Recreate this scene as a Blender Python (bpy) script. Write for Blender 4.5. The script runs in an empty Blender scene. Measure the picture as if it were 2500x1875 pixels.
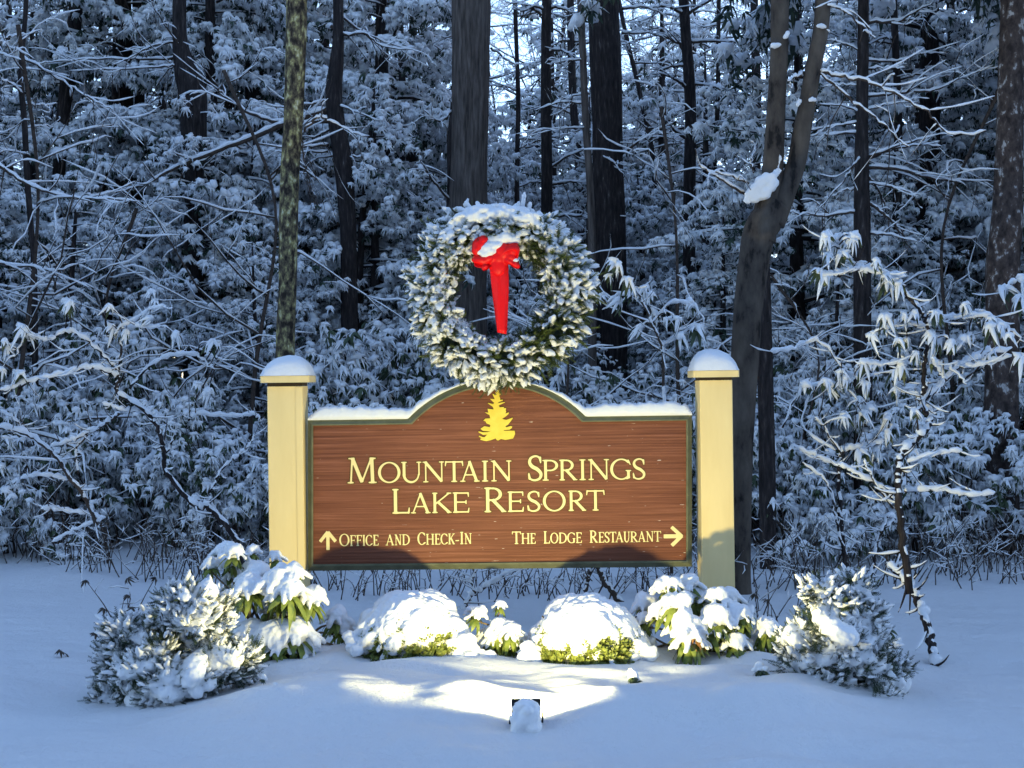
import bpy, math, random
import numpy as np
from mathutils import Vector, Matrix, noise as mnoise
R = math.radians
random.seed(7)
rng = np.random.default_rng(11)
sc = bpy.context.scene
col = sc.collection

# ------------------------------------------------------------------ camera
F = 3200.0          # focal length in photo pixels (2500 wide)
CAMZ = 1.6
cam = bpy.data.cameras.new('camera')
cam.sensor_width = 36.0
cam.lens = F / 2500.0 * 36.0
cam.clip_start = 0.1
cam.clip_end = 2000
camo = bpy.data.objects.new('camera', cam)
col.objects.link(camo)
camo.location = (0, 0, CAMZ)
camo.rotation_euler = (R(90), 0, 0)
sc.camera = camo

# ------------------------------------------------------------------ sky, sun, exposure
w = bpy.data.worlds.new('World')
sc.world = w
w.use_nodes = True
nt = w.node_tree
bg = nt.nodes['Background']
sky = nt.nodes.new('ShaderNodeTexSky')
sky.sky_type = 'NISHITA'
sky.sun_disc = False
SUN_EL, SUN_ROT = R(22.0), R(50)
sky.sun_elevation = SUN_EL
sky.sun_rotation = SUN_ROT
sky.altitude = 300
sky.air_density = 1.0
sky.dust_density = 0.3
sky.ozone_density = 4.0
tint = nt.nodes.new('ShaderNodeMixRGB')      # the camera's cold white balance
tint.blend_type = 'MULTIPLY'
tint.inputs[0].default_value = 1.0
tint.inputs[2].default_value = (1.29, 1.12, 1.03, 1)
nt.links.new(sky.outputs[0], tint.inputs[1])
nt.links.new(tint.outputs[0], bg.inputs[0])
bg.inputs[1].default_value = 0.148
sun = bpy.data.lights.new('dusk_sun', 'SUN')
sun.energy = 0.03
sun.angle = R(25)
sun.color = (0.62, 0.74, 1.0)
suno = bpy.data.objects.new('dusk_sun', sun)
col.objects.link(suno)
suno.rotation_euler = (R(50), 0, R(20))
vs = sc.view_settings
sc.display_settings.display_device = 'sRGB'
vs.view_transform = 'Standard'
vs.look = 'None'
vs.gamma = 1.0
vs.exposure = 1.53
sc.cycles.use_denoising = True
sc.cycles.max_bounces = 5
sc.cycles.diffuse_bounces = 4
sc.cycles.glossy_bounces = 2
sc.cycles.sample_clamp_indirect = 4.0

def P(px, py, Y):
    "a point of the place from where it shows and how far off it stands"
    return np.array([(px - 1250.0) * Y / F, Y, CAMZ - (py - 937.5) * Y / F])

# ------------------------------------------------------------------ helpers
def tag(o, label=None, cat=None, group=None, kind=None):
    if label: o['label'] = label
    if cat: o['category'] = cat
    if group: o['group'] = group
    if kind: o['kind'] = kind
    return o

def empty(name, loc, label=None, cat=None, group=None):
    o = bpy.data.objects.new(name, None)
    col.objects.link(o)
    o.location = loc
    o.empty_display_size = 0.1
    return tag(o, label, cat, group)

class MB:
    "collects vertices, quads and triangles and links them as one mesh"
    def __init__(self):
        self.v, self.q, self.t, self.n = [], [], [], 0
    def add(self, v, q=None, t=None):
        v = np.asarray(v, float).reshape(-1, 3)
        if q is not None and len(q): self.q.append(np.asarray(q, int).reshape(-1, 4) + self.n)
        if t is not None and len(t): self.t.append(np.asarray(t, int).reshape(-1, 3) + self.n)
        self.v.append(v)
        self.n += len(v)
    def arrays(self):
        v = np.concatenate(self.v) if self.v else np.zeros((0, 3))
        q = np.concatenate(self.q) if self.q else np.zeros((0, 4), int)
        t = np.concatenate(self.t) if self.t else np.zeros((0, 3), int)
        return v, q, t
    def stamp(self, tpl, mats):
        "many copies of a template (v,q,t), one for each 4x4 matrix"
        v, q, t = tpl
        mats = np.asarray(mats)
        if not len(mats): return
        vv = np.einsum('mij,nj->mni', mats[:, :3, :3], v) + mats[:, None, :3, 3]
        m, n = len(mats), len(v)
        off = (np.arange(m) * n)[:, None, None]
        self.add(vv.reshape(-1, 3), (q[None] + off).reshape(-1, 4) if len(q) else None,
                 (t[None] + off).reshape(-1, 3) if len(t) else None)
    def box(self, lo, hi):
        x0, y0, z0 = lo; x1, y1, z1 = hi
        v = [(x0,y0,z0),(x1,y0,z0),(x1,y1,z0),(x0,y1,z0),(x0,y0,z1),(x1,y0,z1),(x1,y1,z1),(x0,y1,z1)]
        self.add(v, [(0,3,2,1),(4,5,6,7),(0,1,5,4),(1,2,6,5),(2,3,7,6),(3,0,4,7)])
    def mesh(self, name, smooth=True):
        v, q, t = self.arrays()
        me = bpy.data.meshes.new(name)
        me.vertices.add(len(v))
        me.vertices.foreach_set('co', v.astype(np.float32).ravel())
        nl = len(q) * 4 + len(t) * 3
        me.loops.add(nl)
        me.loops.foreach_set('vertex_index', np.concatenate([q.ravel(), t.ravel()]).astype(np.int32))
        me.polygons.add(len(q) + len(t))
        ls = np.concatenate([np.arange(len(q)) * 4, len(q) * 4 + np.arange(len(t)) * 3])
        me.polygons.foreach_set('loop_start', ls.astype(np.int32))
        me.update(calc_edges=True)
        me.validate()
        me.polygons.foreach_set('use_smooth', np.full(len(me.polygons), smooth))
        return me
    def build(self, name, mat, parent=None, smooth=True, loc=None):
        me = self.mesh(name, smooth)
        me.materials.append(mat)
        o = bpy.data.objects.new(name, me)
        col.objects.link(o)
        if loc is not None: o.location = loc
        if parent is not None: o.parent = parent
        return o

def tree_copy(o, parent=None):
    c = o.copy()
    col.objects.link(c)
    c.parent = parent
    for ch in o.children: tree_copy(ch, c)
    return c

def norm(a):
    a = np.asarray(a, float)
    return a / (np.linalg.norm(a) + 1e-12)

def spline(pts, n=6):
    "Catmull-Rom through the points"
    p = np.asarray(pts, float)
    if len(p) < 3:
        return np.array([p[0] + (p[-1] - p[0]) * t for t in np.linspace(0, 1, n + 1)])
    pp = np.vstack([2 * p[0] - p[1], p, 2 * p[-1] - p[-2]])
    out = []
    for i in range(1, len(pp) - 2):
        for k in range(n):
            t = k / n
            a, b, c, d = pp[i-1], pp[i], pp[i+1], pp[i+2]
            out.append(0.5 * ((2*b) + (-a+c)*t + (2*a-5*b+4*c-d)*t*t + (-a+3*b-3*c+d)*t**3))
    out.append(pp[-2])
    return np.array(out)

def tube(mb, pts, rad, sides=7, jitter=0.0, cap=True):
    p = np.asarray(pts, float)
    n = len(p)
    rad = np.broadcast_to(np.asarray(rad, float), (n,)) if np.ndim(rad) == 0 else np.asarray(rad, float)
    if len(rad) != n: rad = np.interp(np.linspace(0, 1, n), np.linspace(0, 1, len(rad)), rad)
    tan = np.gradient(p, axis=0)
    tan /= np.linalg.norm(tan, axis=1)[:, None] + 1e-12
    ref = np.array([0, 0, 1.0]) if abs(tan[0][2]) < 0.9 else np.array([1.0, 0, 0])
    u = norm(np.cross(tan[0], ref))
    vs_ = []
    ang = np.linspace(0, 2*math.pi, sides, endpoint=False)
    for i in range(n):
        u = norm(u - tan[i] * np.dot(u, tan[i]))
        w_ = np.cross(tan[i], u)
        r = rad[i] * (1 + (rng.uniform(-jitter, jitter, sides) if jitter else 0))
        vs_.append(p[i] + (np.cos(ang) * r)[:, None] * u + (np.sin(ang) * r)[:, None] * w_)
    v = np.concatenate(vs_)
    i = np.arange(n - 1)[:, None] * sides
    j = np.arange(sides)[None]
    j2 = (j + 1) % sides
    q = np.stack([i + j, i + j2, i + sides + j2, i + sides + j], -1).reshape(-1, 4)
    t = []
    if cap:
        v = np.vstack([v, p[0], p[-1]])
        c0, c1 = n * sides, n * sides + 1
        for k in range(sides):
            t.append((c0, (k+1) % sides, k)); t.append((c1, (n-1)*sides + k, (n-1)*sides + (k+1) % sides))
    mb.add(v, q, t)

def snow_on(mb, pts, rad, extra=0.006, k=0.85, sides=6, least=0.0):
    "a ridge of snow along the top of a limb; none where it runs steep"
    p = np.asarray(pts, float)
    n = len(p)
    rad = np.interp(np.linspace(0, 1, n), np.linspace(0, 1, len(np.atleast_1d(rad))), np.atleast_1d(rad))
    tan = np.gradient(p, axis=0)
    tan /= np.linalg.norm(tan, axis=1)[:, None] + 1e-12
    flat = np.clip(1.15 - np.abs(tan[:, 2]) ** 2 * 1.25, least, 1)
    r = (rad * k + extra) * flat * (1 + 0.25 * np.sin(np.arange(n) * 1.7 + rng.uniform(0, 6)))
    r[0] *= 0.4; r[-1] *= 0.4
    q = p.copy()
    q[:, 2] += rad * 0.55 + r * 0.35
    tube(mb, q, np.maximum(r, 0.0006), sides)

def ico(sub=1):
    import bmesh
    bm = bmesh.new()
    bmesh.ops.create_icosphere(bm, subdivisions=sub, radius=1)
    v = np.array([x.co[:] for x in bm.verts])
    t = np.array([[a.index for a in f.verts] for f in bm.faces])
    bm.free()
    return v, np.zeros((0, 4), int), t
ICO1, ICO2, ICO3 = ico(1), ico(2), ico(3)

def rotm(rx=0, ry=0, rz=0):
    return np.array(Matrix.Rotation(rz, 3, 'Z') @ Matrix.Rotation(ry, 3, 'Y') @ Matrix.Rotation(rx, 3, 'X'))

def mat4(loc, rot=None, s=1.0):
    m = np.eye(4)
    r = np.eye(3) if rot is None else rot
    m[:3, :3] = r * (np.asarray(s, float) if np.ndim(s) else s)
    m[:3, 3] = loc
    return m

def aim(direction, roll=0.0):
    "a frame whose x runs along the direction and whose z stays up"
    x = norm(direction)
    up = np.array([0, 0, 1.0])
    if abs(x[2]) > 0.97: up = np.array([0.0, 1, 0])
    y = norm(np.cross(up, x))
    z = np.cross(x, y)
    m = np.stack([x, y, z], 1)
    return m @ rotm(rx=roll)

# ------------------------------------------------------------------ materials
def new_mat(name, color=(0.5, 0.5, 0.5), rough=0.7, spec=0.3):
    m = bpy.data.materials.new(name)
    m.use_nodes = True
    b = m.node_tree.nodes['Principled BSDF']
    b.inputs['Base Color'].default_value = (*color, 1)
    b.inputs['Roughness'].default_value = rough
    b.inputs['Specular IOR Level'].default_value = spec
    return m, m.node_tree, b

def noise_node(t, scale, detail=4, rough=0.55, mapscale=None, coord='Object'):
    tc = t.nodes.new('ShaderNodeTexCoord')
    n = t.nodes.new('ShaderNodeTexNoise')
    n.inputs['Scale'].default_value = scale
    n.inputs['Detail'].default_value = detail
    n.inputs['Roughness'].default_value = rough
    if mapscale:
        mp = t.nodes.new('ShaderNodeMapping')
        mp.inputs['Scale'].default_value = mapscale
        t.links.new(tc.outputs[coord], mp.inputs[0])
        t.links.new(mp.outputs[0], n.inputs['Vector'])
    else:
        t.links.new(tc.outputs[coord], n.inputs['Vector'])
    return n

def ramp(t, src, stops):
    r = t.nodes.new('ShaderNodeValToRGB')
    e = r.color_ramp.elements
    while len(e) < len(stops): e.new(0.5)
    for k, (pos, c) in enumerate(stops):
        e[k].position = pos
        e[k].color = (*c, 1) if len(c) == 3 else c
    t.links.new(src, r.inputs[0])
    return r

def bump(t, b, src, strength=0.3, dist=0.01, prev=None):
    n = t.nodes.new('ShaderNodeBump')
    n.inputs['Strength'].default_value = strength
    n.inputs['Distance'].default_value = dist
    t.links.new(src, n.inputs['Height'])
    if prev: t.links.new(prev.outputs[0], n.inputs['Normal'])
    t.links.new(n.outputs[0], b.inputs['Normal'])
    return n

def noisy(name, stops, scale, mapscale=None, rough=0.8, spec=0.2, bstr=0.4, bdist=0.01, detail=5):
    m, t, b = new_mat(name, rough=rough, spec=spec)
    n = noise_node(t, scale, detail, 0.6, mapscale)
    r = ramp(t, n.outputs[0], stops)
    t.links.new(r.outputs[0], b.inputs['Base Color'])
    if bstr: bump(t, b, n.outputs[0], bstr, bdist)
    return m

M = {}
m, t, b = new_mat('snow', (0.82, 0.83, 0.84), 0.55, 0.25)
n1 = noise_node(t, 55, 5, 0.6); n2 = noise_node(t, 260, 3, 0.6)
b1 = bump(t, b, n1.outputs[0], 0.35, 0.012); bump(t, b, n2.outputs[0], 0.25, 0.003, b1)
M['snow'] = m
m, t, b = new_mat('snow_ground', (0.84, 0.85, 0.86), 0.6, 0.2)
n1 = noise_node(t, 14, 8, 0.68); n2 = noise_node(t, 150, 4, 0.7)
b1 = bump(t, b, n1.outputs[0], 0.8, 0.035); bump(t, b, n2.outputs[0], 0.8, 0.006, b1)
M['snow_ground'] = m
m, t, b = new_mat('snow_far', (0.80, 0.82, 0.84), 0.7, 0.1)
M['snow_far'] = m
M['bark_grey'] = noisy('bark_grey', [(0.3, (0.035, 0.028, 0.024)), (0.5, (0.10, 0.08, 0.068)), (0.7, (0.17, 0.14, 0.12))], 9, (3.2, 3.2, 0.35), bstr=0.9, bdist=0.04)
M['bark_dark'] = noisy('bark_dark', [(0.3, (0.010, 0.008, 0.008)), (0.55, (0.035, 0.027, 0.025)), (0.68, (0.075, 0.06, 0.055)), (0.78, (0.3, 0.29, 0.28))], 10, (3, 3, 0.55), bstr=0.9, bdist=0.04)
M['bark_mossy'] = noisy('bark_mossy', [(0.40, (0.022, 0.017, 0.013)), (0.48, (0.085, 0.068, 0.045)), (0.55, (0.17, 0.145, 0.075)), (0.60, (0.30, 0.27, 0.11)), (0.68, (0.55, 0.53, 0.36))], 11, (2.0, 2.0, 1.1), bstr=0.7, bdist=0.02)
M['bark_smooth'] = noisy('bark_smooth', [(0.36, (0.012, 0.010, 0.009)), (0.43, (0.055, 0.044, 0.036)), (0.7, (0.115, 0.095, 0.075))], 5, (1.6, 1.6, 0.7), bstr=0.6, bdist=0.01)
M['bark_speckled'] = noisy('bark_speckled', [(0.35, (0.025, 0.018, 0.016)), (0.58, (0.09, 0.065, 0.055)), (0.66, (0.42, 0.40, 0.38))], 16, (1, 1, 0.6), bstr=0.5, bdist=0.02)
M['twig'] = noisy('twig', [(0.3, (0.03, 0.022, 0.018)), (0.7, (0.09, 0.065, 0.05))], 30, bstr=0.2, bdist=0.004)
M['twig_tan'] = noisy('twig_tan', [(0.3, (0.10, 0.065, 0.04)), (0.7, (0.22, 0.16, 0.10))], 30, bstr=0.2, bdist=0.004)
def leafmat(name, a, c, scale=14, rough=0.5, trans=0.0):
    m = noisy(name, [(0.35, a), (0.65, c)], scale, rough=rough, spec=0.35, bstr=0)
    return m
M['needles'] = leafmat('needles', (0.018, 0.036, 0.026), (0.045, 0.075, 0.045))
M['needles_far'] = leafmat('needles_far', (0.02, 0.035, 0.03), (0.04, 0.065, 0.05), 3)
M['laurel'] = leafmat('laurel', (0.03, 0.05, 0.025), (0.07, 0.10, 0.045))
M['rhodo'] = leafmat('rhodo', (0.07, 0.11, 0.02), (0.24, 0.28, 0.05), 22)
M['boxleaf'] = leafmat('boxleaf', (0.07, 0.10, 0.02), (0.22, 0.24, 0.05), 40)
M['yew'] = leafmat('yew', (0.015, 0.032, 0.02), (0.06, 0.09, 0.035), 20)
M['fir'] = leafmat('fir', (0.025, 0.045, 0.012), (0.10, 0.13, 0.03), 25)
M['deadleaf'] = leafmat('deadleaf', (0.16, 0.07, 0.02), (0.34, 0.17, 0.05), 30)
M['dry'] = leafmat('dry', (0.03, 0.022, 0.018), (0.09, 0.07, 0.05), 30)

# ------------------------------------------------------------------ ground
def smooth(a, b_, x):
    t_ = min(1, max(0, (x - a) / (b_ - a)))
    return t_ * t_ * (3 - 2 * t_)
def gauss(x, y, cx, cy, sx, sy):
    return math.exp(-((x - cx) / sx) ** 2 - ((y - cy) / sy) ** 2)
def ground_h(x, y):
    n = mnoise.noise(Vector((x * 0.45, y * 0.45, 0.3))) * 0.09
    n += mnoise.noise(Vector((x * 1.3, y * 1.6, 5.3))) * 0.055
    if y < 14: n += mnoise.noise(Vector((x * 3.6 + y, y * 5.5, 9.0))) * 0.02
    if abs(x) < 4 and 4 < y < 9:
        n += mnoise.noise(Vector((x * 7, y * 9, 3.0))) * 0.008 + abs(mnoise.noise(Vector((x * 2.2 + y * 1.1, y * 3.4, 13.0)))) * 0.035
        n += mnoise.noise(Vector((x * 5 + y * 2, y * 16 - x * 3, 2.0))) * 0.010 * smooth(4.6, 5.6, y)
    ed = 1 - smooth(1.15, 2.0, abs(x - 0.1))
    bed = ed * (smooth(5.4, 6.25, y) * 0.12 - smooth(6.9, 8.2, y) * 0.10) 
    h = bed + n * (0.55 + 0.6 * smooth(9, 14, y))
    h += 0.035 * gauss(x, y, -1.05, 6.35, 0.55, 0.26)             # berm left of the lamp
    if 5.2 < y < 8.2 and abs(x) < 3: h += mnoise.noise(Vector((x * 2.4, y * 4.2, 7.7))) * (0.035 + 0.04 * smooth(.4, 1.2, abs(x - .07))) * ed
    h += 0.06 * gauss(x, y, 0.50, 6.14, 0.24, 0.2)              # bank right of the lamp
    h += 0.06 * gauss(x, y, 0.98, 6.08, 0.45, 0.20)
    h -= 0.03 * gauss(x, y, 0.06, 6.10, 0.24, 0.20)              # hollow at the lamp
    h -= 0.09 * gauss(x, y, 1.15, 7.0, 0.45, 0.3)
    h -= 0.05 * gauss(x, y, 2.5, 7.4, 0.7, 0.7)
    h -= 0.06 * smooth(5.6, 4.6, y) if y < 5.6 else 0
    if y > 20: h += (y - 20) * 0.012
    return h
def ground():
    mb = MB()
    u = np.linspace(-1, 1, 330)
    xs = 3.6 * u + 150 * np.abs(u) ** 7 * np.sign(u)
    ys = np.concatenate([np.linspace(-14, 4.2, 14)[:-1], np.linspace(4.2, 9.6, 250)[:-1], np.linspace(9.6, 20, 90)[:-1], np.linspace(20, 240, 60)])
    X, Y = np.meshgrid(xs, ys)
    Z = np.array([[ground_h(x, y) for x in xs] for y in ys])
    v = np.stack([X, Y, Z], -1).reshape(-1, 3)
    nx, ny = len(xs), len(ys)
    i, j = np.meshgrid(np.arange(ny - 1), np.arange(nx - 1), indexing='ij')
    a = (i * nx + j).ravel()
    mb.add(v, np.stack([a, a + 1, a + nx + 1, a + nx], 1))
    o = mb.build('snow_ground', M['snow_ground'])
    tag(o, kind='structure')
ground()
def G(x, y, dz=0.0):
    return np.array([x, y, ground_h(x, y) + dz])

# ------------------------------------------------------------------ the entrance sign
TH = R(0.75)
SY = 8.0
PIV = (1220.0, 1200.0)
def SP(px, py, dy=0.0):
    "place on the sign's own plane, metres from the pivot; dy is depth behind the panel face"
    dx, dz = px - PIV[0], PIV[1] - py
    return np.array([(dx * math.cos(TH) + dz * math.sin(TH)) / 400.0, dy, (-dx * math.sin(TH) + dz * math.cos(TH)) / 400.0 + 0.8425])
base_w = P(*PIV, SY)
sign_loc = base_w + np.array([-0.8425 * math.sin(-TH), 0, -0.8425 * math.cos(TH)])
SIGN_M = np.eye(4); SIGN_M[:3, :3] = rotm(ry=-TH); SIGN_M[:3, 3] = sign_loc

# -- materials
m, t, b = new_mat('sign_wood', rough=0.62, spec=0.25)
g = noise_node(t, 1.0, 6, 0.65, (1.3, 8, 85)); g2 = noise_node(t, 3.0, 3, 0.5, (1, 1, 1)); g3 = noise_node(t, 1.0, 3, 0.5, (13, 5, 120))
r1 = ramp(t, g.outputs[0], [(0.30, (0.11, 0.033, 0.016)), (0.5, (0.195, 0.066, 0.033)), (0.70, (0.31, 0.12, 0.07))])
mx = t.nodes.new('ShaderNodeMixRGB'); mx.blend_type = 'MULTIPLY'; mx.inputs[0].default_value = 0.45
r2 = ramp(t, g2.outputs[0], [(0.3, (0.65, 0.6, 0.6)), (0.7, (1, 1, 1))])
t.links.new(r1.outputs[0], mx.inputs[1]); t.links.new(r2.outputs[0], mx.inputs[2])
r3 = ramp(t, g3.outputs[0], [(0.705, (0, 0, 0)), (0.73, (1, 1, 1))])
mx2 = t.nodes.new('ShaderNodeMixRGB'); t.links.new(r3.outputs[0], mx2.inputs[0]); t.links.new(mx.outputs[0], mx2.inputs[1]); mx2.inputs[2].default_value = (0.7, 0.62, 0.55, 1)
t.links.new(mx2.outputs[0], b.inputs['Base Color'])
bump(t, b, g.outputs[0], 0.7, 0.006)
M['sign_wood'] = m
M['sign_frame'] = noisy('sign_frame', [(0.3, (0.10, 0.105, 0.06)), (0.7, (0.16, 0.165, 0.10))], 14, (1, 1, 1), rough=0.6, bstr=0.15, bdist=0.002)
M['cream'] = noisy('cream', [(0.3, (0.78, 0.60, 0.28)), (0.7, (0.85, 0.67, 0.33))], 3, (3, 3, 0.6), rough=0.5, bstr=0.05, bdist=0.002)
M['neck'] = new_mat('neck', (0.03, 0.022, 0.014), 0.7)[0]
M['letter'] = new_mat('letter', (0.86, 0.72, 0.33), 0.45, 0.35)[0]
M['letter_edge'] = new_mat('letter_edge', (0.115, 0.060, 0.012), 0.6)[0]
M['gold'] = noisy('gold', [(0.3, (0.76, 0.56, 0.06)), (0.7, (0.86, 0.66, 0.10))], 18, rough=0.45, bstr=0.1, bdist=0.002)

# -- lettering drawn as distance fields
def _smin(a, b_, k):
    h = np.clip(0.5 + 0.5 * (b_ - a) / k, 0, 1)
    return b_ * (1 - h) + a * h - k * h * (1 - h)
def pr_seg(X, Y, x0, y0, x1, y1, w_, end=0.0):
    dx, dy = x1 - x0, y1 - y0
    L = math.hypot(dx, dy); ux, uy = dx / L, dy / L
    cx, cy = (x0 + x1) / 2, (y0 + y1) / 2
    a = np.abs((X - cx) * ux + (Y - cy) * uy) - L / 2 - end
    c = np.abs(-(X - cx) * uy + (Y - cy) * ux) - w_ / 2
    return np.minimum(np.maximum(a, c), 0) + np.hypot(np.maximum(a, 0), np.maximum(c, 0))
def pr_stroke(X, Y, pts, ws):
    d = np.full(X.shape, 9.0)
    for (p, q, w0, w1) in zip(pts[:-1], pts[1:], ws[:-1], ws[1:]):
        dx, dy = q[0] - p[0], q[1] - p[1]
        tt = np.clip(((X - p[0]) * dx + (Y - p[1]) * dy) / (dx * dx + dy * dy + 1e-12), 0, 1)
        d = np.minimum(d, np.hypot(X - p[0] - tt * dx, Y - p[1] - tt * dy) - (w0 + (w1 - w0) * tt) / 2)
    return d
def ell(cx, cy, rx, ry, a0, a1, wv, wh, n=40):
    "arc of an ellipse whose pen is wv wide on upright parts and wh on level ones"
    pts, ws = [], []
    for a in np.linspace(R(a0), R(a1), n):
        w_ = wh + (wv - wh) * abs(math.cos(a)) ** 1.5
        pts.append((cx + (rx - w_ / 2) * math.cos(a), cy + (ry - w_ / 2) * math.sin(a))); ws.append(w_)
    return pts, ws
T_, H_ = 0.125, 0.058
def glyph(ch, X, Y, W):
    T, H = T_, H_
    D = []
    S = lambda *a, **k: D.append(pr_seg(X, Y, *a, **k))
    C = lambda pw: D.append(pr_stroke(X, Y, *pw))
    def serif(x, y, hw=0.115):
        s = 1 if y < 0.5 else -1
        D.append(pr_seg(X, Y, x - hw, y + s * 0.022, x + hw, y + s * 0.022, 0.044))
    def stem(x, w_=T, s0=True, s1=True, hw=0.125):
        S(x, 0, x, 1, w_)
        if s0: serif(x, 0, hw)
        if s1: serif(x, 1, hw)
    o = 0.135
    if ch == 'I': stem(W / 2, hw=min(W / 2, 0.15))
    elif ch == 'L':
        stem(o, hw=o); S(o, 0.03, W - .03, 0.03, H); C(([(W - .03, .03), (W - .01, .22)], [.07, .04]))
    elif ch == 'F' or ch == 'E':
        stem(o, hw=o); S(o, .97, W - .05, .97, H); C(([(W - .045, .965), (W - .03, .79)], [.07, .035]))
        S(o, .52, W - .17, .52, H); S(W - .15, .42, W - .15, .62, .045)
        if ch == 'E': S(o, .03, W - .03, .03, H); C(([(W - .04, .035), (W - .01, .22)], [.07, .035]))
    elif ch == 'T':
        S(W / 2, 0, W / 2, 1, T); serif(W / 2, 0, .15); S(.04, .97, W - .04, .97, H)
        C(([(.045, .98), (.02, .78)], [.065, .04])); C(([(W - .045, .98), (W - .02, .78)], [.065, .04]))
    elif ch == 'H':
        stem(o, hw=o); stem(W - o, hw=o); S(o, .52, W - o, .52, H)
    elif ch == 'N':
        S(.15, 0, .15, 1, H); serif(.15, 0, .13); serif(.10, 1, .10)
        S(W - .13, 0.02, W - .13, 1, H); serif(W - .13, 1, .13)
        S(.13, .985, W - .14, .03, T)
    elif ch == 'M':
        S(.13, 0, .19, 1, H); serif(.12, 0, .12); serif(.16, 1, .12); S(W - .17, 0, W - .20, 1, T); serif(W - .17, 0, .16); serif(W - .16, 1, .12)
        S(.20, .99, W * .49, .04, T); S(W * .49, .04, W - .22, .99, H)
    elif ch == 'A':
        S(.12, 0, W * .5, .98, H); S(W * .48, 1.0, W - .14, 0, T); S(W * .24, .33, W * .76, .33, H * .9); serif(.13, 0, .13); serif(W - .14, 0, .14)
    elif ch == 'K':
        stem(o, hw=o); S(o + .04, .45, W - .12, .98, H); serif(W - .13, 1, .12); S(o + .15, .55, W - .12, .02, T); serif(W - .12, 0, .12)
    elif ch == 'U':
        S(.14, .35, .14, 1, T); serif(.14, 1, .14); S(W - .12, .35, W - .12, 1, H); serif(W - .12, 1, .12)
        p, w_ = ell(W / 2 - .005, .37, W / 2 - .08, .385, 180, 360, T, H)
        k = np.linspace(0, 1, len(w_)); w_ = list(T * (1 - k) + H * k); C((p, w_))
    elif ch == 'O':
        C(ell(W / 2, .5, W / 2, .515, 0, 360, T * 1.05, H))
    elif ch in 'CG':
        C(ell(W * .53, .5, W * .53, .515, 48, 312 if ch == 'C' else 305, T * 1.05, H))
        x = W * .53 + (W * .53 - .03) * math.cos(R(46))
        C(([(x - .02, .93), (W - .05, .72)], [.07, .035]))
        if ch == 'C': C(([(x - .01, .10), (W - .0, .20)], [.07, .04]))
        else:
            S(W - .14, .07, W - .14, .43, T); D.append(pr_seg(X, Y, W - .28, .43, W, .43, .045))
            C(([(x - .09, .05), (W - .12, .1)], [.08, .10]))
    elif ch == 'D':
        stem(o, hw=o); C(ell(W * .40, .5, W * .60, .5, -90, 90, T * 1.05, H)); S(o, .03, W * .42, .03, H); S(o, .97, W * .42, .97, H)
    elif ch in 'PR':
        stem(o, hw=o if ch == 'R' else .15)
        xr = W - .02 if ch == 'P' else W * .80
        cx = xr * .5
        C(ell(cx, .73, xr - cx, .27, -90, 90, T, H)); S(o, .97, cx + .01, .97, H); S(o, .49, cx + .01, .49, H)
        if ch == 'R': S(cx - .02, .50, W - .12, .03, T); serif(W - .10, 0, .10)
    elif ch == 'S':
        pts = spline([(W * .84, .80), (W * .72, .95), (W * .47, .985), (W * .20, .90), (W * .13, .73), (W * .30, .57), (W * .62, .46), (W * .86, .28), (W * .78, .09), (W * .46, .015), (W * .18, .07), (W * .08, .24)], 5)
        k = np.linspace(0, 1, len(pts)); ws = H + (T * 1.1 - H) * np.exp(-((k - .5) / .24) ** 2)
        C(([tuple(p) for p in pts], list(ws)))
        C(([(W * .85, .72), (W * .83, .93)], [.04, .07])); C(([(W * .07, .30), (W * .10, .08)], [.035, .07]))
    elif ch == '-': S(.02, .33, W - .02, .33, .085)
    elif ch == '>': S(.02, .5, W - .12, .5, .19); S(W * .42, .96, W - .06, .48, .17); S(W * .42, .04, W - .06, .52, .17)
    elif ch == '^': S(W / 2, .04, W / 2, .85, .15); S(.09, .45, W / 2, .92, .15); S(W - .09, .45, W / 2, .92, .15)
    d = D[0]
    for e in D[1:]: d = _smin(d, e, 0.03)
    return d - 0.004

def contour_mesh(mb, d, xs, ys, y_face, thick):
    "the filled region d<0 as a slab: front at y_face-thick, back at y_face"
    ny, nx = d.shape
    vid, verts, tris, walls = {}, [], [], []
    def vert(key, x, y):
        if key not in vid:
            vid[key] = len(verts); verts.append((x, y))
        return vid[key]
    def cross(i, j, i2, j2):
        a, b_ = d[j, i], d[j2, i2]; tt = a / (a - b_)
        return vert(('e', i, j, i2, j2), xs[i] + (xs[i2] - xs[i]) * tt, ys[j] + (ys[j2] - ys[j]) * tt)
    inside = d < 0
    act = inside[:-1, :-1] | inside[1:, :-1] | inside[:-1, 1:] | inside[1:, 1:]
    for j, i in zip(*np.nonzero(act)):
        cs = [(i, j), (i + 1, j), (i + 1, j + 1), (i, j + 1)]
        poly = []
        for k in range(4):
            a, b_ = cs[k], cs[(k + 1) % 4]
            ia, ib = inside[a[1], a[0]], inside[b_[1], b_[0]]
            if ia: poly.append((vert(('c',) + a, xs[a[0]], ys[a[1]]), 0))
            if ia != ib:
                p, q = (a, b_) if a < b_ else (b_, a)
                poly.append((cross(*p, *q), 1 if ia else 2))
        for k in range(len(poly)):
            if poly[k][1] == 1 and poly[(k + 1) % len(poly)][1] == 2: walls.append((poly[k][0], poly[(k + 1) % len(poly)][0]))
        for k in range(1, len(poly) - 1): tris.append((poly[0][0], poly[k][0], poly[k + 1][0]))
    n = len(verts)
    v = [(x, y_face - thick, z) for x, z in verts] + [(x, y_face, z) for x, z in verts]
    mb.add(v, [(b_, a, a + n, b_ + n) for a, b_ in walls], [(a, b_, c) for a, b_, c in tris])

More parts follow.
